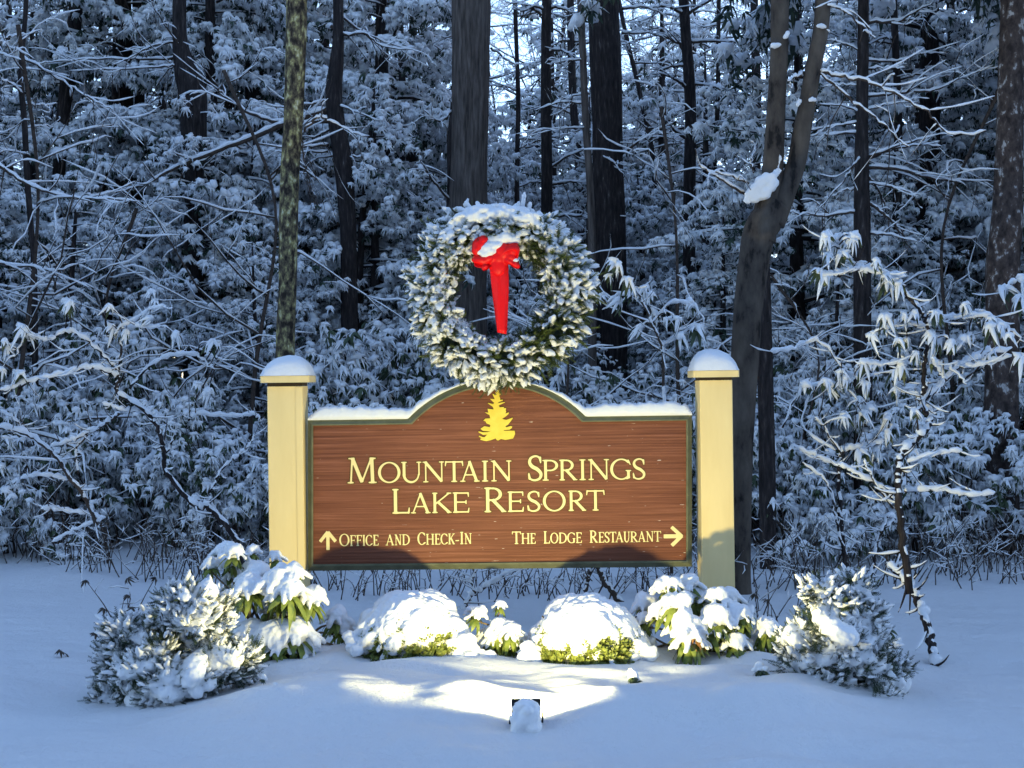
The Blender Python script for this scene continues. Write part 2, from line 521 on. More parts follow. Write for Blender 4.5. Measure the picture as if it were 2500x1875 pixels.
def word(mb, mbo, items, small, py0, py1, px0, px1, dy=0.0, th=0.005, grow=0.045, res=34):
    "items: (char, px left, px right, height in px); the baseline runs from (px0,py0) to (px1,py1)"
    for ch, xa, xb, hp in items:
        mid = (xa + xb) / 2
        by = py0 + (py1 - py0) * (mid - px0) / (px1 - px0)
        x0, x1, z0 = SP(xa, by)[0], SP(xb, by)[0], SP(mid, by)[2]
        hgt = hp / 400.0
        Wd = (x1 - x0) / hgt
        pad = 0.12
        xs = np.linspace(-pad, Wd + pad, int((Wd + 2 * pad) * res) + 2); ys = np.linspace(-pad, 1 + pad, int((1 + 2 * pad) * res) + 2)
        X, Y = np.meshgrid(xs, ys)
        d = glyph(ch, X, Y, Wd)
        contour_mesh(mb, d, x0 + xs * hgt, z0 + ys * hgt, dy, th)
        if mbo is not None: contour_mesh(mbo, d - grow, x0 + xs * hgt, z0 + ys * hgt, dy, th * 0.4)

L1 = [('M', 849, 920.6, 61.5)] + [(c, a, b_, 50) for c, a, b_ in [('O', 923.5, 978), ('U', 980, 1029.4), ('N', 1032.3, 1085.4), ('T', 1086.8, 1131.4), ('A', 1123.2, 1171.2), ('I', 1174.7, 1194.4), ('N', 1198.8, 1249.4)]] + \
     [('S', 1288.7, 1325.9, 60.5)] + [(c, a, b_, 50) for c, a, b_ in [('P', 1325.4, 1363.7), ('R', 1365.8, 1409.5), ('I', 1412.3, 1432.6), ('N', 1435.9, 1487.7), ('G', 1490, 1541.4), ('S', 1544, 1577)]]
L2 = [('L', 958, 1000, 59.5)] + [(c, a, b_, 49) for c, a, b_ in [('A', 1002.8, 1052), ('K', 1055.4, 1103), ('E', 1105.7, 1145.6)]] + \
     [('R', 1183, 1236.5, 59.5)] + [(c, a, b_, 49) for c, a, b_ in [('E', 1239.6, 1278.5), ('S', 1286.8, 1321), ('O', 1325.8, 1381), ('R', 1388, 1431.3), ('T', 1431.7, 1476.3)]]
def cx1(a): return 750 + a / 4.706
def cx2(a): return 1200 + a / 4.424
L3 = [('O', cx1(370), cx1(487), 29.5)] + [(c, cx1(a), cx1(b_), 26) for c, a, b_ in [('F', 493, 560), ('F', 565, 632), ('I', 637, 668), ('C', 672, 752), ('E', 757, 820), ('A', 900, 1002), ('N', 1003, 1088), ('D', 1092, 1180)]] + \
     [('C', cx1(1268), cx1(1362), 30)] + [(c, cx1(a), cx1(b_), 26) for c, a, b_ in [('H', 1366, 1460), ('E', 1465, 1530), ('C', 1533, 1617), ('K', 1620, 1700), ('-', 1702, 1748)]] + [('I', cx1(1757), cx1(1797), 29.5), ('N', cx1(1805), cx1(1893), 26)]
L4 = [('T', cx2(222), cx2(318), 30)] + [(c, cx2(a), cx2(b_), 25.5) for c, a, b_ in [('H', 323, 413), ('E', 418, 476)]] + [('L', cx2(563), cx2(630), 29.5)] + [(c, cx2(a), cx2(b_), 25.5) for c, a, b_ in [('O', 635, 722), ('D', 727, 814), ('G', 818, 907), ('E', 912, 975)]] + \
     [('R', cx2(1060), cx2(1150), 29.5)] + [(c, cx2(a), cx2(b_), 25.5) for c, a, b_ in [('E', 1155, 1217), ('S', 1222, 1275), ('T', 1275, 1348), ('A', 1335, 1427), ('U', 1425, 1497), ('R', 1500, 1582), ('A', 1578, 1667), ('N', 1667, 1752), ('T', 1755, 1832)]]

def arch_profile(x0, x1, ya, yb, c0, c1, rise, n=36):
    "top edge in photo pixels: level shoulder, arch, level shoulder"
    w_ = (c1 - c0) / 2; Rr = (w_ * w_ + rise * rise) / (2 * rise); cx = (c0 + c1) / 2
    pts = [(x0, ya)]
    for k in range(n + 1):
        x = c0 + (c1 - c0) * k / n
        base = ya + (yb - ya) * (x - x0) / (x1 - x0)
        pts.append((x, base - (math.sqrt(Rr * Rr - (x - cx) ** 2) - (Rr - rise))))
    return pts + [(x1, yb)]

sign = empty('entrance_sign', sign_loc, 'carved brown resort entrance sign with a wreath on its arch, between two cream posts', 'sign')
sign.rotation_euler = (0, -TH, 0)
OUT = arch_profile(751.5, 1689.5, 1026, 1013.5, 996, 1430, 93)
INN = arch_profile(765, 1675, 1039, 1026.5, 1006, 1420, 90)
OB, IB = ((751.5, 1394), (1689.5, 1383.5)), ((765, 1377.5), (1675, 1368))
def panel():
    mb = MB()      # board: front face column by column, with back
    n = len(INN)
    lo = [(x, IB[0][1] + (IB[1][1] - IB[0][1]) * (x - IB[0][0]) / (IB[1][0] - IB[0][0])) for x, _ in INN]
    v = [SP(*p, 0.0) for p in INN] + [SP(*p, 0.0) for p in lo]
    mb.add(v, [(k, k + n, k + n + 1, k + 1) for k in range(n - 1)])
    mb.build('panel', M['sign_wood'], sign, smooth=False)
    fr = MB()      # frame: outward bevel, inner lip, sides and back
    def ring(o_, dy, grow=0.0):
        return [SP(*p, dy) for p in o_]
    outer = OUT + [OB[1], OB[0]]; inner = INN + [IB[1], IB[0]]
    cen = np.array([1220, 1210])
    lip = []
    for p, q in zip(outer, inner): lip.append((q[0] + (p[0] - q[0]) * 0.22, q[1] + (p[1] - q[1]) * 0.22))
    rings = [ring(inner, 0.003), ring(inner, -0.020), ring(lip, -0.022), ring(outer, 0.004), ring(outer, 0.065), ring(inner, 0.065)]
    k = len(outer); vv = np.concatenate(rings); q = []
    for r_ in range(len(rings) - 1):
        for a in range(k):
            b2 = (a + 1) % k
            q.append((r_ * k + a, r_ * k + b2, (r_ + 1) * k + b2, (r_ + 1) * k + a))
    fr.add(vv, q)
    fr.build('frame', M['sign_frame'], sign, smooth=False)
    bk = MB(); v = [SP(*p, 0.06) for p in INN] + [SP(*p, 0.06) for p in lo]
    bk.add(v, [(k_, k_ + 1, k_ + n + 1, k_ + n) for k_ in range(n - 1)])
    bk.build('back_board', M['sign_frame'], sign, smooth=False)
panel()
edge = MB()
for items, y0, y1, x0, x1, th, res, grow in [(L1, 1179.8, 1169.5, 850, 1577, .006, 34, .04), (L2, 1253.5, 1246, 970, 1450, .006, 34, .04), (L3, 1333, 1327.7, 840, 1150, .004, 26, .03), (L4, 1327.8, 1322.0, 1255, 1610, .004, 26, .03)]:
    mb = MB(); word(mb, edge, items, 0, y0, y1, x0, x1, 0.0, th, grow, res)
    mb.build('lettering', M['letter'], sign, smooth=False)
edge.build('lettering_outline', M['letter_edge'], sign, smooth=False)
mb = MB(); word(mb, None, [('^', 777.6, 824.4, 50)], 0, 1344.5, 1344.5, 770, 830, 0, .005); mb.build('arrow', M['letter'], sign, smooth=False)
mb = MB(); word(mb, None, [('>', 1619.7, 1668, 49)], 0, 1333.5, 1333.5, 1600, 1700, 0, .005); mb.build('arrow', M['letter'], sign, smooth=False)
TR = [(800,130),(870,155),(850,215),(890,200),(905,265),(865,290),(895,340),(895,400),(975,395),(960,425),(880,450),(830,490),(1020,455),(1030,470),(860,550),(880,600),(1010,590),(985,630),(1060,620),(1045,690),(1060,715),(1040,770),(1130,735),(1130,775),(1060,840),(950,915),(1060,940),(1235,880),(1235,905),(1110,1070),(1040,1110),(1060,1140),(1180,1105),(1220,1115),(1215,1160),(1150,1205),(990,1212),(1000,1232),(1290,1232),(1300,1320),(1245,1445),(1040,1480),(920,1455),(850,1495),(810,1490),(775,1440),(640,1490),(520,1512),(450,1500),(370,1480),(355,1450),(400,1440),(320,1390),(330,1365),(420,1400),(480,1405),(545,1335),(440,1345),(305,1270),(320,1250),(440,1275),(560,1270),(670,1235),(580,1250),(430,1235),(365,1180),(470,1110),(620,1135),(632,1075),(590,1060),(530,1035),(500,980),(440,960),(500,905),(630,895),(610,810),(550,780),(480,735),(580,745),(555,640),(720,655),(700,590),(560,490),(580,480),(700,515),(740,485),(690,440),(620,370),(750,380),(690,250),(700,235),(780,280),(770,200)]
def emblem():
    import bmesh
    for nm, mt, th, gr in [('tree_emblem', 'gold', 0.009, 0), ('emblem_outline', 'letter_edge', 0.003, 9)]:
        bm = bmesh.new()
        c = np.array([800, 900.])
        vs_ = []
        A = np.array(TR, float)
        if gr:
            nx_, pv = np.roll(A, -1, 0), np.roll(A, 1, 0)
            tn = nx_ - pv; tn /= np.linalg.norm(tn, axis=1)[:, None] + 1e-9
            A = A + np.stack([tn[:, 1], -tn[:, 0]], 1) * 14
        for x, y in A: vs_.append(bm.verts.new(SP(1140 + x / 11.06, 940 + y / 11.06, -th)))
        f = bm.faces.new(vs_); bm.normal_update()
        if f.normal.y > 0: f.normal_flip()
        r_ = bmesh.ops.extrude_face_region(bm, geom=[f])
        for e in r_['geom']:
            if isinstance(e, bmesh.types.BMVert): e.co.y = 0.0
        bmesh.ops.triangulate(bm, faces=bm.faces[:])
        me = bpy.data.meshes.new(nm); bm.to_mesh(me); bm.free(); me.materials.append(M[mt])
        o = bpy.data.objects.new(nm, me); col.objects.link(o); o.parent = sign
emblem()

SNOWTEX = bpy.data.textures.new('snow_lumps', 'CLOUDS'); SNOWTEX.noise_scale = .07; SNOWTEX.noise_depth = 2
SNOWTEX2 = bpy.data.textures.new('snow_crumbs', 'CLOUDS'); SNOWTEX2.noise_scale = .022; SNOWTEX2.noise_depth = 1
def remeshed(mb, name, mat, parent, voxel, smooth_it=3, disp=0.0):
    o = mb.build(name, mat, parent)
    r_ = o.modifiers.new('remesh', 'REMESH'); r_.mode = 'VOXEL'; r_.voxel_size = voxel; r_.use_smooth_shade = True
    s = o.modifiers.new('smooth', 'SMOOTH'); s.factor = 0.5; s.iterations = smooth_it
    for tx_, st_ in ((SNOWTEX, .030), (SNOWTEX2, .010)):
        if mat is M['snow'] and name != 'knot':
            d = o.modifiers.new('lumps', 'DISPLACE'); d.texture = tx_; d.strength = st_; d.mid_level = .5
    return o

def lump_sheet(mb, top, bottom, depth0, depth1, n=8):
    "snow lying on a ledge; top/bottom are matching rows of (px,py)"
    k = len(top); rows = []
    prof = [(0.0, 0.0, 0), (0.0, 0.35, 0), (0.04, 0.72, 1), (0.18, 0.93, 1), (0.45, 1.0, 1), (0.75, 0.92, 1), (0.97, 0.6, 1), (1.0, 0.0, 0)]
    for f, hgt, e in prof:
        row = []
        for (a, b_) in zip(top, bottom):
            A, B = SP(*a), SP(*b_)
            p = B + (A - B) * hgt
            wob = 0.004 * math.sin(a[0] * 0.21 + hgt * 7) + 0.003 * math.sin(a[0] * 0.57 + f * 9)
            p[1] = depth0 + (depth1 - depth0) * f + (wob if e else 0)
            p[2] += wob * hgt
            row.append(p)
        rows.append(row)
    v = np.array(rows).reshape(-1, 3); m_ = len(prof)
    q = [(r_ * k + a, r_ * k + a + 1, ((r_ + 1) % m_) * k + a + 1, ((r_ + 1) % m_) * k + a) for r_ in range(m_) for a in range(k - 1)]
    t_ = [(0, (r_ + 1) * k, r_ * k) for r_ in range(1, m_ - 1)] + [(k - 1, r_ * k + k - 1, (r_ + 1) * k + k - 1) for r_ in range(1, m_ - 1)]
    mb.add(v, q, t_)

sn = MB()
def edge_y(x, prof):
    return np.interp(x, [p[0] for p in prof], [p[1] for p in prof])
xs = np.linspace(752, 1150, 70)
hh = np.interp(xs, [752, 765, 800, 960, 990, 1010, 1040, 1080, 1110, 1150], [5, 22, 35, 28, 24, 19, 14, 10, 7, 4]) + 1.8 * np.sin(xs * .13) + 1.2 * np.sin(xs * .31)
lump_sheet(sn, [(x, edge_y(x, OUT) - h_) for x, h_ in zip(xs, hh)], [(x, edge_y(x, OUT)) for x in xs], -0.012, 0.075)
xs = np.linspace(1290, 1689, 70)
hh = np.interp(xs, [1290, 1330, 1360, 1400, 1425, 1445, 1480, 1640, 1675, 1689], [3, 6, 9, 14, 20, 26, 31, 34, 28, 6]) + 1.6 * np.sin(xs * .12) + 1.2 * np.sin(xs * .29)
lump_sheet(sn, [(x, edge_y(x, OUT) - h_) for x, h_ in zip(xs, hh)], [(x, edge_y(x, OUT)) for x in xs], -0.012, 0.075)
sn.build('snow', M['snow'], sign)

def post(x0, x1, ytop, ybot, capx0, capx1, cy0, cy1, snow_top, lean):
    d0, d1 = -0.045, 0.17
    a, b_ = SP(x0, ytop), SP(x1, ytop)
    zb = -0.2
    mb = MB()
    ch = 0.004
    # body with small chamfered corners
    def prism(mb, xa, xb, ya, yb, z0, z1, c):
        prof = [(xa + c, ya), (xb - c, ya), (xb, ya + c), (xb, yb - c), (xb - c, yb), (xa + c, yb), (xa, yb - c), (xa, ya + c)]
        v = [(x, y, z0) for x, y in prof] + [(x, y, z1) for x, y in prof]
        q = [(k, (k + 1) % 8, 8 + (k + 1) % 8, 8 + k) for k in range(8)]
        v += [((xa + xb) / 2, (ya + yb) / 2, z0), ((xa + xb) / 2, (ya + yb) / 2, z1)]
        t_ = [(16, (k + 1) % 8, k) for k in range(8)] + [(17, 8 + k, 8 + (k + 1) % 8) for k in range(8)]
        mb.add(v, q, t_)
    prism(mb, a[0], b_[0], d0, d1, zb, a[2], ch)
    p = mb.build('post', M['cream'], sign, smooth=False)
    # corner board laid on the face, leaving the fine groove
    mb = MB()
    fx = a[0] + (b_[0] - a[0]) * (0.80 if lean < 0 else 0.0); gx = a[0] + (b_[0] - a[0]) * (1.0 if lean < 0 else 0.20)
    mb.box((fx + 0.002, d0 - 0.004, zb), (gx - 0.002, d0 - 0.0005, a[2] - 0.003))
    if lean < 0: mb.build('corner_board', M['cream'], p, smooth=False)
    cw0, cw1 = SP(capx0, cy1), SP(capx1, cy1); zt = SP((capx0 + capx1) / 2, cy0)[2]; zc = (cw0[2] + cw1[2]) / 2
    mid = (cw0[0] + cw1[0]) / 2; hw = (cw1[0] - cw0[0]) / 2; dm = (d0 + d1) / 2
    mb = MB(); prism(mb, a[0] + 0.002, b_[0] - 0.002, d0 + 0.003, d1 - 0.003, a[2] + 0.001, zc - 0.001, ch)
    mb.build('neck', M['neck'], p, smooth=False)
    mb = MB(); prism(mb, mid - hw, mid + hw, dm - hw, dm + hw, zc, zt, 0.006)
    zz = zt + 0.001
    mb.add([(mid - hw + .01, dm - hw + .01, zz), (mid + hw - .01, dm - hw + .01, zz), (mid + hw - .01, dm + hw - .01, zz), (mid - hw + .01, dm + hw - .01, zz), (mid, dm, zz + .07)], None, [(0, 1, 4), (1, 2, 4), (2, 3, 4), (3, 0, 4)])
    cap = mb.build('cap', M['cream'], p, smooth=False)
    # snow dome on the cap
    hs = SP(0, snow_top)[2] - SP(0, cy0)[2]
    mb = MB(); n = 22
    v = []; q = []
    for j in range(n + 1):
        for i in range(n + 1):
            u, w_ = i / n * 2 - 1, j / n * 2 - 1
            sup = (1 - abs(u) ** 2.3) * (1 - abs(w_) ** 2.3)
            h_ = 1.05 * hs * max(0.0, sup) ** 0.50 if max(abs(u), abs(w_)) < 1 else 0
            h_ *= 1 + 0.10 * u * (1 if lean < 0 else -1)
            h_ += 0.006 * mnoise.noise(Vector((u * 2.5 + px_seed, w_ * 2.5, 1))) + 0.003 * mnoise.noise(Vector((u * 7, w_ * 7 + px_seed, 4)))
            e = 1.02 - 0.02 * (h_ / hs)
            if max(abs(u), abs(w_)) >= 1: h_ = 0
            v.append((mid + u * hw * e, dm + w_ * hw * e, zt + 0.0015 + max(h_, 0)))
    for j in range(n):
        for i in range(n):
            a_ = j * (n + 1) + i; q.append((a_, a_ + 1, a_ + n + 2, a_ + n + 1))
    mb.add(v, q); mb.build('snow', M['snow'], cap)
px_seed = 1.0
post(655, 741, 944, 1450, 641, 759, 918, 934, 870, -1)
px_seed = 5.0
post(1706, 1785, 929, 1450, 1689, 1800, 905, 921, 855, 1)

# ------------------------------------------------------------------ leaf, whorl and spray templates
def finger(L, W, droop, rise=0.0, nseg=4, snow=0.5, wprof=0.8, under=0.004):
    "one drooping leaf or twig tip along +x, with the snow lying along it"
    tt = np.linspace(0, 1, nseg + 1)
    cx = L * (tt - 0.18 * droop * tt ** 2)
    cz = rise * L * np.sin(tt * 2.4) * 0.5 - droop * L * tt ** 1.8
    wd = W * np.maximum(0.03, np.sin(np.pi * np.clip(tt * 0.93 + 0.07, 0, 1)) ** wprof)
    leaf = []
    for x, z, w_ in zip(cx, cz, wd): leaf += [(x, -w_, z - w_ * .35), (x, 0, z), (x, w_, z - w_ * .35)]
    lq = []
    for k in range(nseg):
        a = k * 3
        lq += [(a, a + 3, a + 4, a + 1), (a + 1, a + 4, a + 5, a + 2)]
    sv, sq = [], []
    for x, z, w_ in zip(cx, cz, wd):
        sw = w_ * 0.86; h_ = snow * w_ * 1.5 + (0.0015 if w_ > W * .1 else 0)
        sv += [(x, -sw, z - sw * .3 + .0008), (x, -sw * .8, z + h_ * .6), (x, 0, z + h_), (x, sw * .8, z + h_ * .6), (x, sw, z - sw * .3 + .0008)]
    for k in range(nseg):
        a = k * 5
        for j in range(4): sq.append((a + j, a + 5 + j, a + 6 + j, a + 1 + j))
    E = np.zeros((0, 3), int)
    return (np.array(leaf), np.array(lq), E), (np.array(sv), np.array(sq), E)

def lumpy(seed, base=None):
    v, q, t_ = base or ICO2
    out = []
    for p in v:
        n_ = mnoise.noise(Vector(p * 1.3) + Vector((seed * 3.1, 0, 0))) * .7 + mnoise.noise(Vector(p * 3.0) + Vector((0, seed * 5.1, 0))) * .25
        out.append(p * (1 + n_) * np.array([1, 1 - .35 * p[0], 1 - .35 * p[0]]))
    return np.array(out), q, t_
PADS = [lumpy(20 + i, ICO1) for i in range(6)]
def cluster(n, spread, L, W, droop, snow=0.5, puff=0.3, rs=None, jit=0.25, nseg=4, tilt=0.0, rise=0.3):
    "fingers fanned round the origin; returns leaf and snow templates"
    rs = rs or np.random.default_rng(1)
    lf, sn_ = MB(), MB()
    for k in range(n):
        a = (-spread + 2 * spread * (k + 0.5) / n) + rs.uniform(-jit, jit)
        l = L * rs.uniform(0.7, 1.15)
        fl, fs = finger(l, W * rs.uniform(.8, 1.2), droop * rs.uniform(.5, 1.35), rise * rs.uniform(.3, 1.5), nseg, snow * rs.uniform(.5, 1.3))
        m_ = [mat4((0, 0, rs.uniform(-.1, .05) * L), rotm(rz=a) @ rotm(rx=rs.uniform(-.4, .4), ry=tilt))]
        lf.stamp(fl, m_); sn_.stamp(fs, m_)
    if puff:
        for i in range(2):
            sn_.stamp(PADS[rs.integers(6)], [mat4((L * rs.uniform(-.05, .3), L * rs.uniform(-.25, .25), 0.02 * L), rotm(rs.uniform(-.4, .4), rs.uniform(-.3, .5), rs.uniform(-1, 1)), np.array([puff * L * rs.uniform(.9, 1.6), puff * L * rs.uniform(.6, 1), puff * L * rs.uniform(.45, .75)]))])
    return lf.arrays(), sn_.arrays()

def variants(nv, seed, **k):
    return [cluster(rs=np.random.default_rng(seed + i), **k) for i in range(nv)]
V_HEM = variants(8, 10, n=8, spread=2.4, L=0.078, W=0.011, droop=1.0, snow=1.3, puff=0.62, jit=.8, nseg=3)
V_HEM_LOW = variants(7, 20, n=7, spread=2.4, L=0.095, W=0.014, droop=1.1, snow=1.3, puff=0.62, nseg=3, jit=.8)
V_LAUREL = variants(8, 30, n=7, spread=math.pi, L=0.078, W=0.0175, droop=1.4, snow=1.1, puff=0.6, jit=0.7)
V_RHODO = variants(6, 40, n=10, spread=math.pi, L=0.105, W=0.017, droop=1.1, snow=0.5, puff=0.0, jit=0.2, nseg=5)
V_LAURLIT = variants(7, 50, n=7, spread=math.pi, L=0.092, W=0.021, droop=1.7, snow=1.1, puff=0.5, jit=0.45, nseg=5)

LUMPS = [lumpy(i) for i in range(6)]
def stamp_lumps(mb, mats):
    mats = np.asarray(mats); idx = rng.integers(0, 6, len(mats))
    for k in range(6):
        if (idx == k).any(): mb.stamp(LUMPS[k], mats[idx == k])
def stamp_many(lf, sn_, variants_, mats, bare=0.0):
    mats = np.asarray(mats)
    if not len(mats): return
    idx = rng.integers(0, len(variants_), len(mats))
    for k, (a, b_) in enumerate(variants_):
        s = mats[idx == k]
        if len(s):
            if lf is not None: lf.stamp(a, s)
            if sn_ is not None and bare:      # snow has slid off some sprays, whole patches at a time
                pos = s[:, :3, 3]; pt = np.sin(pos[:, 0] * 5.1 + 1) * np.sin(pos[:, 1] * 4.7 + 2) * np.sin(pos[:, 2] * 6.3) * .6 + rng.uniform(0, 1, len(s))
                s = s[pt > bare]
            if sn_ is not None and len(s): sn_.stamp(b_, s)


# ------------------------------------------------------------------ wreath
def wreath():
    C = P(1220, 716, 7.90); RM, RX, RY = 0.392, 0.115, 0.11
    root = empty('wreath', C + np.array([0, 0, -0.55]), 'round evergreen wreath with a red bow, thick with snow, on top of the brown sign', 'wreath')
    off = np.array([0, 0, 0.55])
    fol, sn_, ring = MB(), MB(), MB()
    fl = MB()
    rs = np.random.default_rng(5)
    for k in range(26):      # a flat fir sprig of needles along +x
        x = 0.004 + k * 0.0042; s = 1 if k % 2 else -1; l = 0.024 * (1 - k / 40)
        fl.add([(x, 0, 0), (x + l * .6, s * l, rs.uniform(-.006, .008)), (x + 0.0045, 0, 0.002)], None, [(0, 1, 2)])
        fl.add([(x, 0, 0), (x + l * .7, s * l * .3, -l * .7), (x + 0.005, 0, 0.0)], None, [(0, 1, 2)])
    fl.add([(0, -.002, 0), (0, .002, 0), (.115, 0, 0)], None, [(0, 1, 2)])
    FT = fl.arrays()
    mats, lumps = [], []
    for i in range(2600):
        a = rs.uniform(0, 2 * math.pi); b_ = rs.uniform(-math.pi * .62, math.pi * .62)   # b=0 faces the camera
        k = 1 + 0.16 * math.sin(a * 3 + 1) + 0.12 * math.sin(a * 7) + .10 * math.sin(a * 13)
        ra = RM + RX * (k if b_ > 0 else .62) * math.sin(b_)
        p = np.array([ra * math.cos(a), -RY * math.cos(b_), ra * math.sin(a)])
        nrm = np.array([math.cos(a) * math.sin(b_), -math.cos(b_), math.sin(a) * math.sin(b_)])
        tang = np.array([-math.sin(a), 0, math.cos(a)])
        if abs(a - math.pi / 2) < .55 and b_ > .35 and rs.uniform() < .8: continue
        nrm[0] *= .25 if b_ < 0 else 1; nrm[2] *= .25 if b_ < 0 else 1
        d = norm(nrm * rs.uniform(.5, 1.1) + tang * rs.uniform(-.7, .9) + np.array([0, -.15, -.22 if math.sin(a) > -.5 else -.02]) + rs.normal(0, .25, 3))
        s = rs.uniform(.75, 1.25) * (1.35 if rs.uniform() < .08 else 1) * (1 if b_ > -.1 else .62)
        mats.append(mat4(p * .93 + off, aim(d, rs.uniform(-.5, .5)), s))
        up = .5 + .5 * math.sin(a)
        dens = 0.42 + .25 * up + (.22 if math.cos(a) < 0 and math.sin(a) < .3 else 0)
        if math.cos(a - 5.6) > .93: dens *= .35      # barer lower right
        if math.cos(a - 1.0) > .90 and b_ < .2: dens *= .5
        if rs.uniform() < dens:
            cl = .5 + .5 * math.sin(a * 11 + b_ * 5) * math.sin(a * 5 - b_ * 9)
            l = rs.uniform(.013, .028) * (1 + 1.0 * cl * rs.uniform(.3, 1))
            q = p + d * rs.uniform(.01, .07)
            lumps.append(mat4(q + off + np.array([0, -.004, .008]), aim(d, rs.uniform(-.6, .6)), np.array([l * 1.25, l * rs.uniform(.45, .75), l * rs.uniform(.4, .65)])))
    fol.stamp(FT, mats)
    stamp_lumps(sn_, lumps)
    rp = [np.array([RM * math.cos(a), 0, RM * math.sin(a)]) + off for a in np.linspace(0, 2 * math.pi, 60)]
    tube(ring, rp, 0.06, 10, cap=False)
    ring.build('wreath_core', M['needles'], root)
    fol.build('foliage', M['fir'], root, smooth=False)
    sn_.build('snow_clumps', M['snow'], root)
    # deep snow over the crown of the wreath
    mb = MB(); bl = []
    for i in range(260):
        a = rs.normal(math.pi / 2 + .03, .42); rr = RM + RX * rs.uniform(.5, 1.12)
        rad = rs.uniform(.024, .05)
        bl.append(mat4(np.array([rr * math.cos(a), rs.uniform(-.16, .08), rr * math.sin(a) - .012]) + off, rotm(ry=-(a - math.pi / 2)), np.array([rad * 1.3, rad, rad * .6])))
    for i in range(46):      # heavy clots on the outer side
        a = rs.normal(.45, .55) if i % 3 else rs.normal(2.6, .4); rr = RM + RX * rs.uniform(-.2, 1.0); rad = rs.uniform(.02, .042)
        bl.append(mat4(np.array([rr * math.cos(a), -rs.uniform(.07, .14), rr * math.sin(a)]) + off, rotm(ry=rs.normal(.5, .5)), np.array([rad * 1.3, rad * .7, rad * .7])))
    for i in range(60):
        a = rs.uniform(0, 2 * math.pi); rr = RM - RX * rs.uniform(.5, .85)
        if math.sin(a) > -.2: continue
        rad = rs.uniform(.02, .035)
        bl.append(mat4(np.array([rr * math.cos(a), rs.uniform(-.08, .06), rr * math.sin(a)]) + off, rotm(ry=-(a + math.pi / 2)), np.array([rad * 1.4, rad, rad * .7])))
    mb.stamp(ICO2, bl)
    remeshed(mb, 'snow_drift', M['snow'], root, 0.007, 4)
    mb = MB()
    for (a, l) in [(1.87, .10), (1.78, .07), (1.30, .13), (1.22, .08), (1.35, .06)]:     # tips that stand out of the drift
        p = np.array([(RM + RX * .9) * math.cos(a), -.02, (RM + RX * .9) * math.sin(a)]) + off
        dirv = norm(np.array([math.cos(a) * (2.2 if a > 1.5 else .4), -.2, .8]))
        tube(mb, [p, p + dirv * l * .6, p + dirv * l], [.014, .013, .006], 8)
        mb.stamp(ICO2, [mat4(p + dirv * l * .8, aim(dirv), np.array([.022, .014, .014]))])
    mb.build('snow_clumps', M['snow'], root)
    # bow
    def W(px, py, dy=0.0): return P(px, py, 7.90 - .15) + np.array([0, dy, 0]) - (C + np.array([0, 0, -.55]))
    mr, t, b = new_mat('ribbon', (0.80, 0.002, 0.004), 0.5, 0.3)
    n_ = noise_node(t, 40, 3); bump(t, b, n_.outputs[0], .2, .004)
    bow = empty('bow', (0, 0, 0)); bow.parent = root
    def strip(name, L_, R_, thick=0.006, parent=bow, bulge=0.0):
        Lp, Rp = spline(L_, 6), spline(R_, 6); n = len(Lp); mb = MB(); k = 7
        v = []
        for i in range(n):
            for j in range(k):
                u = j / (k - 1)
                p = Lp[i] * (1 - u) + Rp[i] * u
                p = p + np.array([0, -bulge * math.sin(math.pi * u) - .006 * math.sin(i * .35 + u * 11), 0])
                v.append(p)
        v = np.array(v); v2 = v + np.array([0, thick, 0]); N = len(v)
        q = []
        for i in range(n - 1):
            for j in range(k - 1):
                a = i * k + j; q.append((a, a + k, a + k + 1, a + 1)); q.append((N + a, N + a + 1, N + a + k + 1, N + a + k))
            a = i * k; q.append((a, N + a, N + a + k, a + k)); a += k - 1; q.append((a, a + k, N + a + k, N + a))
        for j in range(k - 1): q.append((j, j + 1, N + j + 1, N + j)); e = (n - 1) * k + j; q.append((e, N + e, N + e + 1, e + 1))
        mb.add(np.vstack([v, v2]), q)
        return mb.build(name, mr, parent)
    strip('tail', [W(1193, 632), W(1199, 690), W(1206, 750), W(1214, 812)], [W(1237, 640), W(1238, 700), W(1237, 750), W(1237, 816)], bulge=.02)
    strip('tail', [W(1196, 636, .02), W(1205, 700, .03), W(1215, 760, .03), W(1225, 800, .03)], [W(1241, 645, .02), W(1242, 700, .03), W(1240, 760, .03), W(1238, 806, .03)], bulge=.01)
    def loop(name, pts, wv):
        ce = spline([W(*p) for p in pts], 6); mb = MB()
        n = len(ce); wv = np.array(wv, float)
        A = [c - wv / 2 for c in ce]; B = [c + wv / 2 for c in ce]
        v = np.array(A + B + [a + norm(c - np.mean(ce, 0)) * -.006 for a, c in zip(A, ce)] + [b2 + norm(c - np.mean(ce, 0)) * -.006 for b2, c in zip(B, ce)])
        q = []
        for i in range(n - 1):
            q += [(i, i + 1, n + i + 1, n + i), (2 * n + i, 3 * n + i, 3 * n + i + 1, 2 * n + i + 1), (i, 2 * n + i, 2 * n + i + 1, i + 1), (n + i, n + i + 1, 3 * n + i + 1, 3 * n + i)]
        mb.add(v, q); mb.build(name, mr, bow)
    loop('loop', [(1200, 632, 0), (1175, 612, -.02), (1163, 588, -.04), (1180, 584, -.03), (1186, 602, 0), (1204, 630, .01)], (.055, -.05, -.035))
    loop('loop', [(1205, 636, 0), (1180, 645, -.03), (1158, 641, -.03), (1163, 629, -.01), (1204, 628, .01)], (.01, -.05, -.055))
    loop('loop', [(1212, 630, 0), (1235, 606, -.05), (1262, 602, -.05), (1264, 622, -.03), (1240, 634, 0), (1214, 636, .01)], (.0, -.055, -.05))
    loop('loop', [(1214, 632, 0), (1240, 642, -.03), (1262, 652, -.03), (1266, 641, -.01), (1236, 632, .01)], (.01, -.05, -.03))
